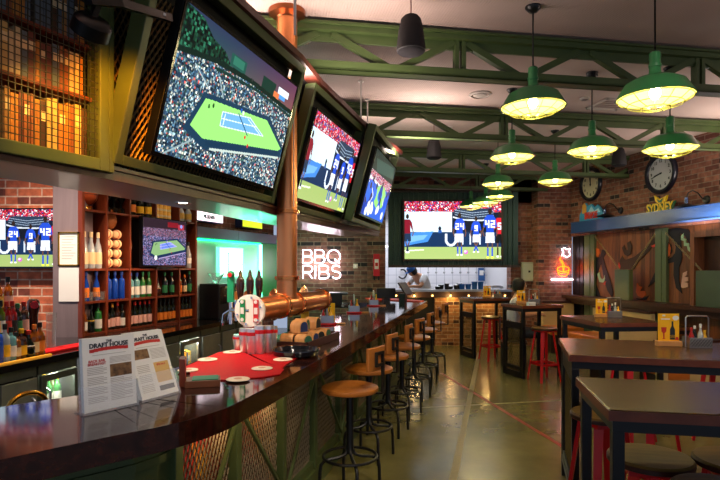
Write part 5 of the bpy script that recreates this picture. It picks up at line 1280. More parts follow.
# mural: flat painted shapes on the planks
mu = thing('mural', 'abstract painted mural of dark curling shapes on the wood planks', 'mural', M=WM)
def paint(pts, m, nm): 
    q = [(u, min(v, 2.19)) for u, v in (wl(x, y, -.09) for x, y in pts)]
    ar = sum(q[i][0]*q[(i+1) % len(q)][1]-q[(i+1) % len(q)][0]*q[i][1] for i in range(len(q)))
    if ar > 0: q = q
    else: q = q[::-1]
    k = len(paint.__dict__.setdefault('n', [])); paint.n.append(1)
    return obj(nm, MB().plate(q, .09-.0003*k, .098), m, mu)
mdk = mat('mural_dark', '0e0b1c', .6); mor = mat('mural_orange', 'd8642a', .6); mrd = mat('mural_red', 'd83a20', .6); mgr = mat('mural_mint', 'a8c8a0', .6); mpk = mat('mural_pink', 'e0b0a0', .6); mgy = mat('mural_umber', '3a2418', .6)
paint([(594.5,258),(600,257),(602,249.5),(605,250),(605.5,254),(603,258),(606,268),(610,280),(613,292),(612,298),(607,290),(603,274),(601,263),(597,274),(596,284),(600,296),(604,297),(604,300),(594.5,300)], mdk, 'dark_shape')
paint([(594.5,252),(596,248),(599,249),(600,253),(598,257),(594.5,256)], mor, 'orange_shape')
paint([(597,274),(599.5,272),(600,277),(602,279.5),(604,278),(604.5,274.5),(605,279),(603,282.5),(599.5,282)], mgr, 'mint_shape')
paint([(603,284),(606,281),(605,285)], mrd, 'red_shape')
paint([(618,269),(620,260),(622,256),(625,260),(634,257),(645,248),(656,236),(657.5,239),(648,252),(638,262),(634,269)], mgy, 'umber_shape')
paint([(622,248),(624,245),(626,250),(628,250),(627,243),(630,241),(632,247),(631,254),(627,256),(624,254)], mgy, 'umber_curl')
paint([(617.5,268),(619,262),(620.5,266),(620,269)], mrd, 'red_curl')
paint([(651,246),(657.5,243),(658,245),(653,247.5)], mrd, 'red_curl')
paint([(667,241),(671,245),(672,251),(669,256),(668,259),(672,257),(675,253),(676,247),(673,239),(667,233),(660,231),(677,226),(688,229),(693,238),(693.5,249),(689,243),(685,236),(680,233),(681,246),(682,258),(679,268),(679,281),(682,293.5),(676,288),(673.5,275),(674,262),(666,264),(666,258)], mdk, 'dark_shape')
paint([(668,250),(669,243),(671,248),(670,255),(667,258),(666,252)], mor, 'orange_shape')
paint([(657,268),(650,283),(648,287),(658,279)], mdk, 'dark_shape')
paint([(681,236),(684,233),(683,238),(686,239),(686,243),(689,243),(689,247),(692,249),(690,252),(688,250),(687,246),(684,246),(684,241),(681,240)], mgr, 'mint_curl')
paint([(683,273),(687,271),(687,275),(684,277),(688,277),(688,281),(684,282),(688,283),(688,287),(683,288),(681,287)], mpk, 'pink_curl')
paint([(637,283),(639,286),(642,287),(640,291),(645,291),(646,295),(642,298),(638,296),(636,292)], mor, 'orange_curl')
paint([(636,298),(641,299),(646,297),(649,295.5),(646,300),(638,301)], mdk, 'dark_curl')
# fold down green panels on the sill with chains
chain_m = mat('chain_brass', 'a8966a', .35, .8)
for (xa, xb, y0, y1), ch, lab in (((614.5,628.5,303,269.5), ((596,236),(634,269),(656,234)), 'grey green metal box on the wall sill, hung by two chains, nearer the pier'), ((695.5,728,312,270.5), (None,(696,270),(667,233)), 'large grey green metal box on the wall sill at the right edge')):
    ta, z0 = wl(xa, y0, .18); tb, z1 = wl(xb, y1, .18); z0 = 1.06; z1 = wl(xa, y1, .18)[1]
    s = thing('metal_box', lab, 'box', M=WM, group='metal boxes on the sill')
    obj('box_body', MB().bb((ta, -.18, z0), (tb, -.1, z1)), mat('box_green', '5a6a54', .3, .3, noise=.15, nscale=4), s, bev=.006); 
    obj('side_flap', MB().bb((tb, -.175, z0+.01), (tb+.012, -.105, z1-.01)), mat('flap_olive', '6a7040', .4), s)
    for e, top in (((ta+.02, z1), ch[0]), ((tb-.02 if ch[0] else ta+.02, z1), ch[2])):
        if top is None: continue
        tt, zt = wl(*top); 
        b = MB(); n = 22; p, q = Vector((tt, -.02, zt)), Vector((e[0], -.1, e[1]))
        for k in range(n):
            c = p.lerp(q, (k+.5)/n); d = (q-p).normalized(); sd = (Vector((0,1,0)) if k % 2 else d.cross(Vector((0,1,0)))).normalized(); l = (q-p).length/n*.62
            b.tube([c+d*l*math.cos(a*PI/4)+sd*.012*math.sin(a*PI/4) for a in range(8)], .005, 5, True)
        obj('chain', b, chain_m, s)
# timber recess at the right edge
r0, zt = wl(699, 236); b = MB().bb((r0, -.10, zt-.02), (r0+1.3, .1, zt+.06)).bb((r0-.05, -.10, 1.06), (r0+.02, .1, zt+.06)); o = struct('trim_8', b, plank_m, (WX, WY, 0), WALL_RZ)
b = MB().bb((r0+.02, .07, 1.06), (r0+1.3, .1, zt-.02)); struct('trim_9', b, dark_wood, (WX, WY, 0), WALL_RZ)

# ============================================================= booths
bo = thing('booth_bench', 'cream backed booth bench with orange seat along the brick pier', 'booth', (pxl+.03, WY-.62, 0))
wB = .62
obj('seat', MB().bb((0,0,.34), (wB,.5,.48)), orange_l, bo, bev=.02); obj('base', MB().bb((.02,.04,0), (wB,.5,.34)), mat('booth_base', '241612', .5), bo); obj('backrest', MB().bb((0,.46,.44), (wB,.58,.91)), cream_l, bo, bev=.02); obj('top_cap', MB().bb((-.01,.44,.905), (wB,.6,.94)), dark_wood, bo, bev=.004)
t0 = 1.1
bo = thing('booth_bench', 'long cream backed booth bench with orange seat along the right plank wall', 'booth', M=WM)
obj('backrest', MB().bb((t0,-.30,.44), (2.5,-.21,.9)), cream_l, bo, bev=.02); obj('top_cap', MB().bb((t0,-.32,.895), (2.5,-.205,.93)), dark_wood, bo, bev=.004); obj('seat', MB().bb((t0,-.78,.34), (2.5,-.28,.48)), orange_l, bo, bev=.02); obj('base', MB().bb((t0,-.74,0), (2.5,-.28,.34)), mat('booth_base', '241612', .5), bo)
for i, (Yb, xa, xb, lab) in enumerate(((6.72, 606, 664, 'cream back of a free standing booth bench behind the nearer long table'), (6.2, 660, 740, 'cream and orange booth bench end at the right edge behind the long table'))):
    xa, xb = (xa-CX)/FPX*Yb, (xb-CX)/FPX*Yb
    bo = thing('booth_bench', lab, 'booth', (xa, Yb, 0), R(6)); w = xb-xa
    obj('backrest', MB().bb((0,0,.12), (w,.1,.85 if i == 0 else .72)), cream_l, bo, bev=.02); obj('top_cap', MB().bb((-.01,-.01,.845 if i == 0 else .715), (w,.11,.88 if i == 0 else .75)), dark_wood, bo); obj('seat', MB().bb((0,.08,.34), (w,.4,.46)), orange_l, bo, bev=.02); obj('base', MB().bb((0,.02,0), (w,.38,.34)), mat('booth_base', '241612', .5), bo)
    if i == 1:
        obj('side_cushion', MB().bb((.1,-.012,.3), (.36,.0,.6)), orange_l, bo)

# ============================================================= tables
frm = mat('frame_black', '0e0f11', .35)
def table(loc, yaw, w, d, h, lab, panel=None, cat='table', frame_w=.045, grp='tall wooden tables on the right'):
    t = thing('high_table', lab, cat, loc, yaw, grp)          # origin near left corner, +x along the length, +y away
    obj('tabletop', MB().bb((0,0,h-.045), (w,d,h)), table_wood, t, bev=.004)
    obj('top_edge', MB().bb((-.004,-.004,h-.043), (w+.004,.0,h-.004)).bb((-.004,0,h-.043), (0,d,h-.004)).bb((w,0,h-.043), (w+.004,d,h-.004)), edge_wood, t)
    f = frame_w; ins = .015
    for x in (ins, w-ins-f):
        for y in (ins, d-ins-f): obj('leg', MB().bb((x,y,0), (x+f,y+f,h-.045-f)), frm, t, bev=.003)
    b = MB().bb((ins,ins,h-.045-f), (w-ins,ins+f,h-.045)).bb((ins,d-ins-f,h-.045-f), (w-ins,d-ins,h-.045)).bb((ins,ins+f,h-.045-f), (ins+f,d-ins-f,h-.045)).bb((w-ins-f,ins+f,h-.045-f), (w-ins,d-ins-f,h-.045)); obj('apron', b, frm, t)
    for x in (ins, w-ins-f): obj('stretcher', MB().bb((x,ins+f,.12), (x+f,d-ins-f,.12+f)), frm, t)
    if panel:
        z0, z1 = panel; x = ins+.005
        b = MB().bb((x,ins,z0), (x+.03,ins+.09,z1)).bb((x,d-ins-.09,z0), (x+.03,d-ins,z1)).bb((x,ins,z1-.09), (x+.03,d-ins,z1)).bb((x,ins,z0), (x+.03,d-ins,z0+.09)); p = obj('end_panel', b, frm, t, bev=.003)
        mb = MB(); mb.M = Matrix.Translation((x+.015, ins+.09, z0+.09)) @ Matrix.Rotation(PI/2, 4, 'Z'); mb.diamonds(d-2*ins-.18, z1-z0-.18, .045, .075, .004); obj('mesh_infill', mb, mat('mesh_brass', '6a5c30', .45, .5), p)
    return t
BY = R(-17)     # the far tables follow the building
table(on(473.5,359.5,0), R(17), .80, .56, 1.05, 'tall table farthest left, with a black end panel, before the brick kitchen counter', (.0, .80))
table(on(522.5,380,0), R(17), .68, .56, 1.05, 'tall table with a black framed mesh end panel, second from the kitchen counter', (.0, .80))
p = on(569.5,354.5,1.05); table((p.x, p.y, 0), R(-16), 1.6, .84, 1.05, 'long tall table with menu card and wire caddy, behind the nearest one', (.12, .95))
p = on(609.5,409.5,1.05); table((p.x, p.y, 0), R(-11), 1.5, .63, 1.05, 'nearest tall wooden table, at the lower right corner')
p = on(600.5,323,1.05); table((p.x, p.y, 0), R(6), .69, .84, 1.05, 'tall square table in the middle of the right side with a yellow card and caddy')
p = on(636,328.5,.78); table((p.x, p.y, 0), R(10), .9, .6, .78, 'low dark booth table partly behind the wire caddy at right', None, 'table', .05, 'booth tables')

# red stools
def make_red():
    t = thing('red_stool', '', 'stool')
    obj('seat', MB().lathe([(.001,.715),(.165,.715),(.175,.72),(.177,.742),(.17,.75),(.001,.75)], 40), seat_wood, t)
    obj('seat_rim', MB().lathe([(.1765,.717),(.1795,.719),(.1795,.738),(.1765,.74)], 40, close=True), mat('rim_dark', '3a1a10', .4), t)
    obj('seat_plate', MB().bb((-.12,-.12,.69), (.12,.12,.715)), red_m, t)
    for k in range(4):
        a = PI/4+k*PI/2; c, s = math.cos(a), math.sin(a)
        p, q = Vector((.13*c, .13*s, .71)), Vector((.235*c, .235*s, 0)); d = Vector((-s, c, 0)); n_ = Vector((c, s, 0))
        vs = [p-d*.026, p+d*.026, p+d*.022-n_*.022, p-d*.022-n_*.022, q-d*.017, q+d*.017, q+d*.015-n_*.02, q-d*.015-n_*.02]
        obj('leg', MB().add(vs, [(0,1,2,3),(7,6,5,4),(0,4,5,1),(1,5,6,2),(2,6,7,3),(3,7,4,0)]), red_m, t)
    for k in range(4):
        a = PI/4+k*PI/2; a2 = a+PI/2; r = .197
        obj('footrest', MB().bar((r*math.cos(a), r*math.sin(a), .24), (r*math.cos(a2), r*math.sin(a2), .24), .014, .03), red_m, t)
    return t
rs = make_red()
RS = [(2.27, 9.3, 17, 'red legged stool in front of the table farthest left'), (2.60, 7.62, 17, 'red legged stool in front of the mesh ended table, second from the kitchen counter'),
      (1.31, 2.44, -11, 'red legged stool with a round wooden seat under the nearest table, left of its neighbour'), (1.68, 2.40, -11, 'red legged stool under the nearest table, right of its neighbour'), (1.38, 2.06, -11, 'red legged stool at the lower right corner before the nearest table'),
      (1.42, 3.16, 12, 'red legged stool under the left end of the long table, mostly hidden'), (1.95, 3.62, 15, 'red legged stool behind the nearest table, under the middle of the long one'), (2.5, 5.03, 25, 'red legged stool before the square table, behind the long table'), (3.3, 4.95, 35, 'red legged stool behind the long table, under the wire caddy side')]
for i, (x, y, a, lab) in enumerate(RS):
    o = rs if i == 0 else dup(rs); o.location = (x, y, 0); o.rotation_euler = (0, 0, R(a)); o['label'] = lab; o['group'] = 'red legged stools'

# ============================================================= cards and caddies on the tables
def card(loc, rz, lab, sc_=1):
    t = thing('menu_card', lab, 'menu card', loc, rz, 'yellow menu cards on the tables'); w, h = .125*sc_, .2*sc_
    obj('wooden_base', MB().bb((-w*.58,-.025,0), (w*.58,.025,.036)), pine, t, bev=.003)
    c = obj('card', MB().bb((-w/2,-.002,.02), (w/2,.002,h)), yellow, t)
    def pl(pts, m, nm): obj(nm, MB().plate([(x*w, .036+z*(h-.036)) for x, z in pts], -.0032, -.002), m, c)
    pl([(-.36,.5),(-.1,.5),(-.12,.34),(-.2,.28),(-.2,.1),(-.14,.07),(-.32,.07),(-.26,.1),(-.26,.28),(-.34,.34)][::-1], LB['red'], 'wine_glass_print')
    pl([(.06,.05),(.3,.05),(.3,.42),(.22,.55),(.22,.72),(.14,.72),(.14,.55),(.06,.42)], ink, 'wine_bottle_print')
    pl([(.07,.1),(.29,.1),(.29,.22),(.07,.22)], LB['gold'], 'bottle_label_print')
    pl([(.33+.15*math.cos(k*PI/8), .84+.09*math.sin(k*PI/8)) for k in range(16)], white, 'badge_print')
    pl([(-.3,.9),(-.16,.9),(-.16,.96),(-.3,.96)], white, 'text_print'); pl([(-.36,.78),(.06,.78),(.06,.82),(-.36,.82)], white, 'text_print')
    pl([(.3,.03),(.48,.03),(.46,.14),(.34,.15)], LB['red'], 'fruit_print')
    return t
def caddy(loc, rz, lab):
    t = thing('wire_caddy', lab, 'caddy', loc, rz, 'caddies on the tables')
    b = MB(); w, d, h = .075, .05, .07
    for a, c in (((-w,-d,0),(w,-d+.003,h)), ((-w,d-.003,0),(w,d,h)), ((-w,-d,0),(-w+.003,d,h)), ((w-.003,-d,0),(w,d,h)), ((-w,-d,0),(w,d,.003))): b.bb(a, c)
    obj('basket', b, mat('perforated_steel', '9a938a', .3, .85), t)
    obj('pattern', MB().diamonds(.14, .05, .02, .024, .002, -.07, .01, -d-.002), mat('pattern_dark', '4a4038', .4, .5), t)
    obj('handle', MB().tube([(-w,0,.0),(-w,0,.2),(-w+.01,0,.212),(w-.01,0,.212),(w,0,.2),(w,0,0)], .005, 8), steel, t)
    for k, (x, y, m, h, c) in enumerate(((-.045,-.015,mat('ketchup','a81a14',.3),.13,'red'),(-.01,.01,GL['dark'],.14,'white'),(.012,-.02,GL['clear'],.155,'white'),(.05,.0,mat('mustard','f0b010',.35),.11,'yellow'))):
        o = bottle_mesh('sauce_bottle', 'spirit', h, .018, m, (x, y, .004), t); add_cap(o, .018, h, LB[c])
        if k < 3: add_label(o, .018, h*.15, h*.4, LB[('green','red','green')[k]])
    return t
card(on(668.5,346,1.05), R(-4), 'large yellow menu card in a wooden base on the long table at right', 1.13); caddy(on(697,347,1.05), R(-4), 'steel caddy with a tall handle and sauce bottles on the long table at right')
card(on(601.5,317,1.05), R(-2), 'yellow menu card in a wooden base on the square table in the middle', 1.0); caddy(on(613.5,317,1.05), R(-6), 'small steel caddy beside the yellow card on the square table')
card(on(521,303.5,1.05), R(0), 'yellow menu card on the mesh ended table before the seated person'); caddy(on(534,303.5,1.05), R(2), 'steel caddy with yellow sauce on the mesh ended table')
card(on(487,297.5,1.05), R(4), 'yellow menu card on the table farthest left', 1.05); caddy(on(497,297.5,1.05), R(4), 'dark caddy of sauce bottles on the table farthest left')
o = obj('napkin_stack', MB().bb((-.05,-.04,0), (.05,.04,.05)), white, None, on(531,305.6,1.05), R(10)); tag(o, 'stack of white napkins before the caddy on the mesh ended table', 'napkins'); obj('napkin_fold', MB().bb((-.05,-.042,.02), (.05,-.04,.03)), grey_ink, o)
# ============================================================= kitchen
kx0, kx1 = .47, 3.07
k = thing('kitchen_counter', 'brick fronted kitchen pass counter with a steel top and small bulbs', 'counter', (0, KY, 0))
xb = (435-CX)/FPX*KY
obj('worktop', MB().bb((kx0,-.12,1.10), (kx1,.55,1.14)), steel, k); obj('dark_front', MB().bb((kx0,-.05,.98), (kx1,.5,1.10)), mat('counter_brown', '3a2418', .5), k)
obj('brick_base', MB().bb((xb,-.02,0), (kx1,.5,.98)), brick_k, k); obj('dark_base', MB().bb((kx0,.1,0), (xb,.5,.98)), mat('base_black', '141210', .7), k)
for i, x in enumerate((396, 414, 432, 450, 468, 486, 504)):
    px = (x-CX)/FPX*KY
    o = thing('counter_bulb', 'small warm bulb under the kitchen pass, %s of the row' % nth(i, 7), 'bulb', (px, KY-.075, 1.02), group='bulbs under the kitchen pass')
    obj('bulb', MB().sph((0,0,0), .017, 12), mat('warm_bulb', 'ffd090', .3, em=5, emc='ffb860'), o); obj('socket', MB().cyl((0,0,.02), (0,0,.06), .015, None, 10), black, o)
    if i % 2: light('bulb_light', 'POINT', (px, KY-.16, .99), 2.2, (1, .62, .22), .03)
# canopy of dark green corrugated metal that carries the big screen
xa, xc = (388.5-CX)/FPX*10.8, (519-CX)/FPX*10.8
zc0, zc1 = EYE-(266-HY)/FPX*10.8, EYE-(192-HY)/FPX*10.8
b = MB().bb((xa,.06,zc0), (xc,.2,zc1)); x = xa
while x < xc-.05: b.bb((x,.03,zc0), (x+.05,.06,zc1)); x += .1
o = struct('kitchen_canopy', b, mat('corrugated_green', '1f3a30', .35, .4), (0, 10.8, 0))
bx = MB().bb((xa,-.03,zc0-.03), (xc,.2,zc0+.02)); struct('trim_10', bx, mat('canopy_edge', '3a2a20', .4), (0, 10.8, 0))
bx = MB().bb((xa,-.05,zc1), (xc,.2,zc1+.03)); struct('trim_11', bx, mat('canopy_edge', '3a2a20', .4), (0, 10.8, 0))
p0_, p1_ = at(404.5,259,10.75), at(501,201.5,10.75)
t = thing('big_screen', 'big screen over the kitchen pass showing football players from behind', 'screen', ((p0_.x+p1_.x)/2, 10.74, (p0_.z+p1_.z)/2))
W, H = p1_.x-p0_.x, p1_.z-p0_.z
obj('housing', MB().bb((-W/2-.04,.0,-H/2-.04), (W/2+.04,.088,H/2+.04)), mat('screen_frame_brown', '2a1c16', .5), t)
screen(football(330, 196), W, H, t, emis_attr('screen_big', .9), -.002)
obj('bezel', MB().bb((-W/2-.04,-.015,H/2), (W/2+.04,0,H/2+.03)).bb((-W/2-.04,-.015,-H/2-.04), (W/2+.04,0,-H/2)).bb((-W/2-.04,-.015,-H/2), (-W/2,0,H/2)).bb((W/2,-.015,-H/2), (W/2+.04,0,H/2)), mat('screen_frame_brown', '2a1c16', .5), t)
# kitchen interior
for x, y, lab in ((396, 268, 'left'), (455, 268, 'right')):
    p = at(x, 265.5, 12.2); t = thing('kitchen_light', 'long white strip light in the kitchen, %s one' % lab, 'strip light', (p.x, 12.2, 1.72 if False else 2.05)); obj('tube', MB().bb((-.35,-.04,0), (.35,.04,.03)), mat('strip_glow', 'ffffff', .4, em=2.5, emc='eef0ff'), t); obj('housing', MB().bb((-.38,-.06,.03), (.38,.06,.08)), white, t)
light('kitchen_light', 'AREA', (1.6, 12.2, 2.7), 24, (.93, .95, 1), (2.2, 1.4), aim=(1.6, 12.4, 0))
o = obj('utensil_rail', MB().cyl((at(425,268,13).x,0,0), (at(500,268,13).x,0,0), .012, None, 8), chrome, None, (0, 13.1, 1.62)); tag(o, 'steel rail of hanging utensils along the kitchen tiles', 'rail')
for i in range(9):
    x = at(428+i*8, 268, 13.1).x; h = obj('ladle', MB().cyl((0,0,0), (0,0,-.12), .006, None, 6).sph((0,-.01,-.14), .03, 10, (1,.6,1)), steel, None, (x, 13.08, 1.61)); tag(h, 'steel ladle hanging from the kitchen rail, %s' % nth(i, 9), 'ladle', 'utensils on the kitchen rail')
hz = at(402.5, 274, 13.3); hose = obj('hose_coil', MB().tube([(.1*math.cos(R(a)), 0, .11*math.sin(R(a))) for a in range(-150, 130, 14)], .02, 8), black, None, (hz.x, 13.33, hz.z)); tag(hose, 'black hose looped on the white kitchen tiles', 'hose')
for i in range(6):
    p = on(437+i*4.6, 289.2, 1.14); r = .05+.012*(i % 2)
    o = obj('pan', MB().lathe([(r*.8,0),(r,.06+.03*(i % 3)),(r*.95,.06+.03*(i % 3)),(r*.75,.01),(.001,.01)], 18), mat('pan_dark', '24262a', .35, .5), None, (p.x, KY+.12+.14*(i % 2), 1.141)); tag(o, 'dark pan on the kitchen pass, %s of the row' % nth(i, 6), 'pan', 'pans on the kitchen pass'); obj('rim', MB().tube([(r*math.cos(a*PI/9), r*math.sin(a*PI/9), .06+.03*(i % 3)) for a in range(18)], .006, 6, True), steel, o)
for i in range(4):
    o = obj('blue_tub', MB().lathe([(.05,0),(.06,.1+.05*(i > 1)),(.056,.1+.05*(i > 1)),(.045,.01),(.001,.01)], 18), mat('tub_blue', '1a5aa8', .4), None, ((462+i*6.2-CX)/FPX*(KY+.2), KY+.2, 1.141)); tag(o, 'blue plastic tub on the kitchen pass, %s of four' % nth(i, 4), 'tub', 'blue tubs on the kitchen pass'); obj('rim', MB().tube([(.06*math.cos(a*PI/9), .06*math.sin(a*PI/9), .1+.05*(i > 1)) for a in range(18)], .007, 6, True), mat('tub_blue', '1a5aa8', .4), o)
p = at(483, 274.5, 13.2); o = obj('wall_notice', MB().bb((-.08,-.02,-.16), (.08,0,.16)), mat('notice_blue', '2a5a98', .5), None, (p.x, 13.38, p.z)); tag(o, 'blue notice on the kitchen wall', 'notice'); obj('print', MB().bb((-.05,-.022,-.02), (.05,-.02,.1)), white, o)
b = MB().bb((at(492,0,13).x, 0, 1.15), (at(512,0,13).x, .05, 2.0)); struct('window_1', b, mat('kitchen_window', 'ffffff', .4, em=.55, emc='f4f2ff'), (0, 13.3, 0))
o = obj('steel_post', MB().bb((-.03,-.03,1.14), (.03,.03,1.7)), steel, None, (at(504.5,0,12).x, 12, 0)); o2 = obj('steel_shelf', MB().bb((-.3,-.1,1.14), (.35,.2,1.18)), steel, o); tag(o, 'steel post and shelf standing before the bright kitchen window', 'post')
p = at(528.5, 271.5, KY-.05); t = thing('electrical_box', 'pale grey green electrical box on the brick right of the kitchen', 'electrical box', (p.x, KY-.0, p.z)); obj('case', MB().bb((-.14,-.1,-.2), (.14,0,.19)), mat('elec_grey', 'a8b0a0', .45), t, bev=.005); obj('door_panel', MB().bb((-.12,-.106,-.17), (.12,-.1,.16)), mat('elec_door', 'b8c0b0', .4), t); obj('lock', MB().bb((-.02,-.112,-.02), (.02,-.106,.02)), black, t)
# fire hose cabinet and switch on the brick
p = at(376.5, 265, 9.3); t = thing('fire_extinguisher_box', 'red fire equipment box with a white sign on the brick pier', 'fire box', (p.x, 9.34, p.z)); obj('case', MB().bb((-.055,-.08,-.19), (.055,0,.19)), red_m, t, bev=.004); obj('white_sign', MB().bb((-.035,-.085,-.07), (.035,-.08,.1)), white, t); obj('red_print', MB().bb((-.025,-.087,-.02), (.025,-.085,.04)), LB['red'], t); obj('strap', MB().bb((-.05,-.06,-.26), (-.025,-.03,-.19)).bb((.025,-.06,-.26), (.05,-.03,-.19)), black, t)
p = at(355.5, 266, 9.5); o = obj('wall_switch', MB().bb((-.04,-.02,-.04), (.04,0,.04)), mat('switch_cream', 'd8d0b8', .4), None, (p.x, 9.5, p.z), bev=.004); tag(o, 'small cream wall switch beside the neon letters', 'switch'); obj('rocker', MB().bb((-.015,-.025,-.02), (.015,-.02,.02)), white, o)

# ============================================================= people
skin = mat('skin', 'c08a68', .5); hair_m = mat('hair_black', '120e0c', .6, noise=.3, nscale=60); shirt_m = mat('shirt_white', 'e4e6ea', .7); trs = mat('trousers', '24262e', .7)
def figure(name, J, E, m, parent, root=0, sub=2):
    me = bpy.data.meshes.new(name); me.from_pydata([j[0] for j in J], E, [])
    o = link(name, me, parent); me.materials.append(m)
    o.modifiers.new('skin', 'SKIN'); me.skin_vertices[0].data
    for i, j in enumerate(J):
        s = me.skin_vertices[0].data[i]; r = j[1]; s.radius = r if isinstance(r, tuple) else (r, r); s.use_root = (i == root)
    sb = o.modifiers.new('sub', 'SUBSURF'); sb.levels = sb.render_levels = sub
    for p in me.polygons: p.use_smooth = True
    o.modifiers['skin'].use_smooth_shade = True
    return o
def person(lab, loc, rz, J, hd, cap):
    t = thing('person', lab, 'person', loc, rz)     # local -y is forward
    g = lambda *n: [J[k] for k in n]
    names = list(J); idx = {n: i for i, n in enumerate(names)}
    E = [('pelvis','waist'),('waist','chest'),('chest','neck'),('neck','skull')]
    for s in 'lr': E += [('chest','sho_'+s),('sho_'+s,'elb_'+s),('elb_'+s,'wri_'+s),('wri_'+s,'palm_'+s),('pelvis','hip_'+s),('hip_'+s,'knee_'+s),('knee_'+s,'ank_'+s),('ank_'+s,'toe_'+s)]
    figure('body', [J[n] for n in names], [(idx[a], idx[b]) for a, b in E], skin, t)
    for s in 'lr':
        w, p = Vector(J['wri_'+s][0]), Vector(J['palm_'+s][0]); d = (p-w).normalized(); sd = d.cross(Vector((0,0,1))).normalized() if abs(d.z) < .9 else Vector((1,0,0))
        for f in range(4):
            b0 = p+sd*(.022*(f-1.5)); l = (.065,.078,.072,.055)[f]
            figure('finger', [(b0-d*.02, .009), (b0+d*l*.5+Vector((0,0,-.006)), .009), (b0+d*l*.85+Vector((0,0,-.028)), .0075)], [(0,1),(1,2)], skin, t, 0, 1)
        th = (p+w)/2+sd*.02*(1 if s == 'l' else -1)
        figure('thumb', [(th, .011), (th+sd*(.03 if s == 'l' else -.03)+d*.03, .0095), (th+sd*(.035 if s == 'l' else -.035)+d*.06, .008)], [(0,1),(1,2)], skin, t, 0, 1)
    # shirt and trousers follow the body
    grow = lambda r, k: tuple(v+k for v in r) if isinstance(r, tuple) else r+k
    sj = ['pelvis','waist','chest','sho_l','sho_r']; J2 = [(J[n][0], grow(J[n][1], .016)) for n in sj]
    for s in 'lr':
        a, e = Vector(J['sho_'+s][0]), Vector(J['elb_'+s][0]); J2.append((a.lerp(e, .75), grow(J['elb_'+s][1], .022)))
    figure('shirt', J2, [(0,1),(1,2),(2,3),(2,4),(3,5),(4,6)], shirt_m, t)
    J3 = [(J[n][0], grow(J[n][1], .014)) for n in ('pelvis','hip_l','knee_l','ank_l','hip_r','knee_r','ank_r')]
    figure('trousers', J3, [(0,1),(1,2),(2,3),(0,4),(4,5),(5,6)], trs, t)
    for s in 'lr':
        a, q = Vector(J['ank_'+s][0]), Vector(J['toe_'+s][0]); figure('shoe', [(a+Vector((0,.03,-.03)), .045), (q+Vector((0,0,0)), .042)], [(0,1)], black, t, 0, 1)
    # head
    H = Matrix.Translation(hd[0]) @ Matrix.Rotation(R(hd[2]), 4, 'Z') @ Matrix.Rotation(R(hd[1]), 4, 'X')
    def hb(): b = MB(); b.M = H; return b
    b = hb(); b.sph((0,0,0), .095, 24, (.82,1,1.2)); b.sph((0,-.035,-.06), .06, 16, (.9,.9,.9)); head = obj('head', b, skin, t)
    b = hb(); b.sph((0,-.1,-.02), .016, 10, (.8,1,1.3)); obj('nose', b, skin, head); 
    b = hb(); b.sph((-.03,-.086,.012), .012, 10).sph((.03,-.086,.012), .012, 10); obj('eyes', b, white, head)
    b = hb(); b.sph((-.03,-.0965,.012), .006, 8).sph((.03,-.0965,.012), .006, 8); obj('pupils', b, black, head)
    b = hb(); b.sph((0,-.088,-.066), .022, 12, (1,.4,.3)); obj('mouth', b, mat('lips', '9a5248', .5), head)
    b = hb(); b.sph((-.08,.005,-.005), .022, 10, (.4,.8,1.3)).sph((.08,.005,-.005), .022, 10, (.4,.8,1.3)); obj('ears', b, skin, head)
    if cap:
        cm = mat('cap_blue', '1e5aa0', .6)
        b = hb(); b.lathe([(.102,.02),(.104,.05),(.095,.09),(.06,.122),(.001,.13)], 24, (0,.005,0), True); o = obj('cap', b, cm, t)
        b = hb(); b.plate([(.075*math.cos(k*PI/8), .0+.09*math.sin(k*PI/8)) for k in range(9)], 0, .006); 
        b2 = hb(); b2.M = H @ Matrix.Translation((0,-.085,.03)) @ Matrix.Rotation(R(180), 4, 'Z') @ Matrix.Rotation(R(-80), 4, 'X') ; b2.plate([(.075*math.cos(k*PI/8), .085*math.sin(k*PI/8)) for k in range(9)], 0, .006); obj('cap_peak', b2, cm, o)
        b = hb(); b.sph((0,-.098,.07), .02, 10, (1,.3,1)); obj('cap_badge', b, LB['red'], o)
    b = hb(); b.M = H @ Matrix.Translation((0,.018,0)) if not cap else H; b.lathe([(.07,-.1),(.092,-.05),(.099,.0),(.1,.05),(.086,.095),(.05,.122),(.001,.128)], 24, (0,.014,0), True); obj('hair', b, hair_m, t)
    return t
# chef leaning over the pass
Jc = {'pelvis':((0,.12,.98),(.15,.11)),'waist':((0,.06,1.12),(.15,.11)),'chest':((0,-.12,1.36),(.17,.12)),'neck':((0,-.23,1.45),.055),'skull':((0,-.27,1.5),.06)}
for s, k_ in (('l',1),('r',-1)):
    Jc.update({'sho_'+s:((k_*.19,-.14,1.39),.065),'elb_'+s:((k_*.26,-.26,1.18),.045),'wri_'+s:((k_*.15,-.44,1.18),.03),'palm_'+s:((k_*.12,-.51,1.17),.032),'hip_'+s:((k_*.1,.13,.92),.09),'knee_'+s:((k_*.11,.1,.5),.06),'ank_'+s:((k_*.11,.13,.09),.045),'toe_'+s:((k_*.12,-.03,.04),.038)})
person('chef in a white shirt and blue cap bending over the kitchen pass', ((424-CX)/FPX*12.0, 12.0, 0), R(-62), Jc, (Vector((0,-.32,1.52)), 38, 0), True)
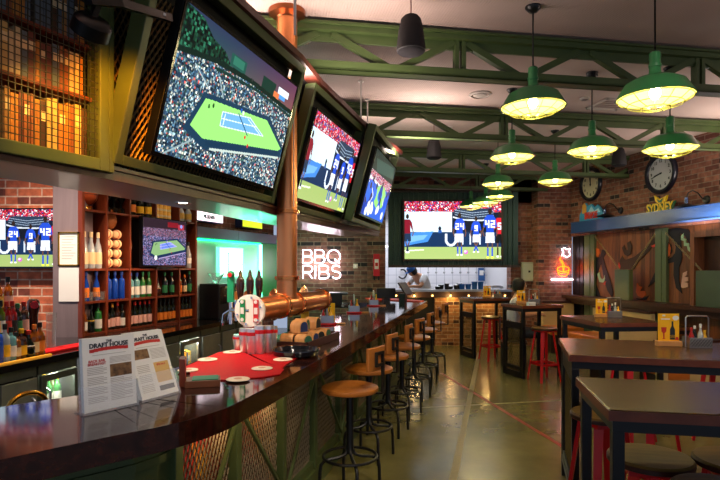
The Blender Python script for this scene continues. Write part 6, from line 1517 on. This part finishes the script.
# person seated behind the tables
Js = {'pelvis':((0,.08,.56),(.16,.12)),'waist':((0,.08,.74),(.15,.11)),'chest':((0,.02,1.0),(.18,.12)),'neck':((0,-.02,1.16),.055),'skull':((0,-.04,1.24),.06)}
for s, k_ in (('l',1),('r',-1)):
    Js.update({'sho_'+s:((k_*.2,.02,1.06),.065),'elb_'+s:((k_*.26,-.08,.82),.045),'wri_'+s:((k_*.18,-.3,.84),.032),'palm_'+s:((k_*.15,-.38,.84),.032),'hip_'+s:((k_*.1,.06,.54),.09),'knee_'+s:((k_*.13,-.38,.52),.062),'ank_'+s:((k_*.13,-.36,.09),.045),'toe_'+s:((k_*.14,-.52,.04),.038)})
px = (517-CX)/FPX*8.85
person('person with dark hair and a white shirt seated behind the mesh ended table', (px, 8.85, 0), R(75), Js, (Vector((0,-.05,1.29)), 8, 25), False)
t = thing('low_chair', 'dark low chair under the seated person', 'chair', (px, 8.85, 0), R(75)); obj('seat', MB().bb((-.2,-.16,.36), (.2,.26,.385)), dark_wood, t, bev=.01); obj('backrest', MB().bb((-.2,.26,.42), (.2,.29,.8)), dark_wood, t)
for a in (-.17, .17):
    for c in (-.12, .24): obj('leg', MB().bb((a-.02,c-.02,0), (a+.02,c+.02,.36)), black, t)

# ============================================================= light and camera
w = bpy.data.worlds.new('world'); sc.world = w; w.use_nodes = True
w.node_tree.nodes['Background'].inputs[0].default_value = (.62, .74, 1, 1); w.node_tree.nodes['Background'].inputs[1].default_value = .28
# added unseen uplights on bulkhead and right beam, added spots over the back bar
for (x, y, l, p) in ((-1.35, 1.6, 1.6, 6), (-.8, 3.8, 2.4, 20), (-.1, 6.2, 2.0, 36)):
    o = light('fill_uplight', 'AREA', (x, y, 3.0), p, (1, .80, .70), (.2, l), aim=(x+.2, y, 4)); 
o = light('fill_uplight', 'AREA', (5.0, 5.2, 2.6), 55, (1, .84, .74), (.15, 5), aim=(4.7, 5.2, 4))
o.rotation_euler.z = R(12)
for i, (x, y) in enumerate(((-2.9, 4.3), (-2.1, 4.6), (-1.75, 5.9), (-1.0, 8.0))):
    t = thing('fill_spot', 'added ceiling spot over the back bar, hidden above the bulkhead, %s from the pillar' % ORD[i], 'downlight', (x, y, CEIL), group='added fill spots over the back bar')
    obj('ring', MB().lathe([(.04,0),(.06,0),(.06,-.03),(.04,-.025)], 20, close=True), black, t); obj('lamp', MB().lathe([(.001,-.004),(.04,-.004)], 16, close=True), mat('downlight_glow', 'fff0e0', .3, em=14, emc='ffe8d0'), t)
    light('fill_spot_beam', 'SPOT', (x, y, CEIL-.03), (240, 90, 45, 45)[i], (1, .80, .62), .05, 100, (x-.12, y+.15, 0), .8)
cam = bpy.data.cameras.new('camera'); co = bpy.data.objects.new('camera', cam); COL.objects.link(co)
co.location = (0, 0, EYE); co.rotation_euler = (PI/2, 0, 0)
cam.sensor_width = 36; cam.lens = FPX/720*36; cam.shift_y = (HY-240)/720; cam.clip_start = .05
sc.camera = co
for i, (loc, aim_, p, cone) in enumerate((((.1, .5, CEIL-.03), (-.9, 2.1, 1.1), 60, 42), ((.5, 1.7, CEIL-.03), (0, 4.4, .7), 110, 46), ((1.2, .4, CEIL-.03), (-.5, 3.0, 1.1), 60, 40), ((1.5, .7, CEIL-.03), (2.5, 5.4, 1.0), 120, 50))):  # added spots out of view that brighten the bar and tables
    t = thing('fill_spot', 'added fill spot over the aisle, %s' % ('aimed at the menus', 'aimed at the bar stools', 'aimed at the red mats', 'aimed at the tables on the right')[i], 'downlight', (loc[0], loc[1], CEIL), group='added fill spots over the aisle')
    obj('ring', MB().lathe([(.04,0),(.06,0),(.06,-.03),(.04,-.025)], 20, close=True), black, t); obj('lamp', MB().lathe([(.001,-.004),(.04,-.004)], 16, close=True), MATS['downlight_glow'], t)
    light('fill_spot_beam', 'SPOT', loc, p, (1, .87, .72), .05, cone, aim_, 1)
vs = sc.view_settings; vs.view_transform = 'Standard'; vs.look = 'None'; vs.gamma = 1; vs.use_curve_mapping = False; vs.exposure = 1.0
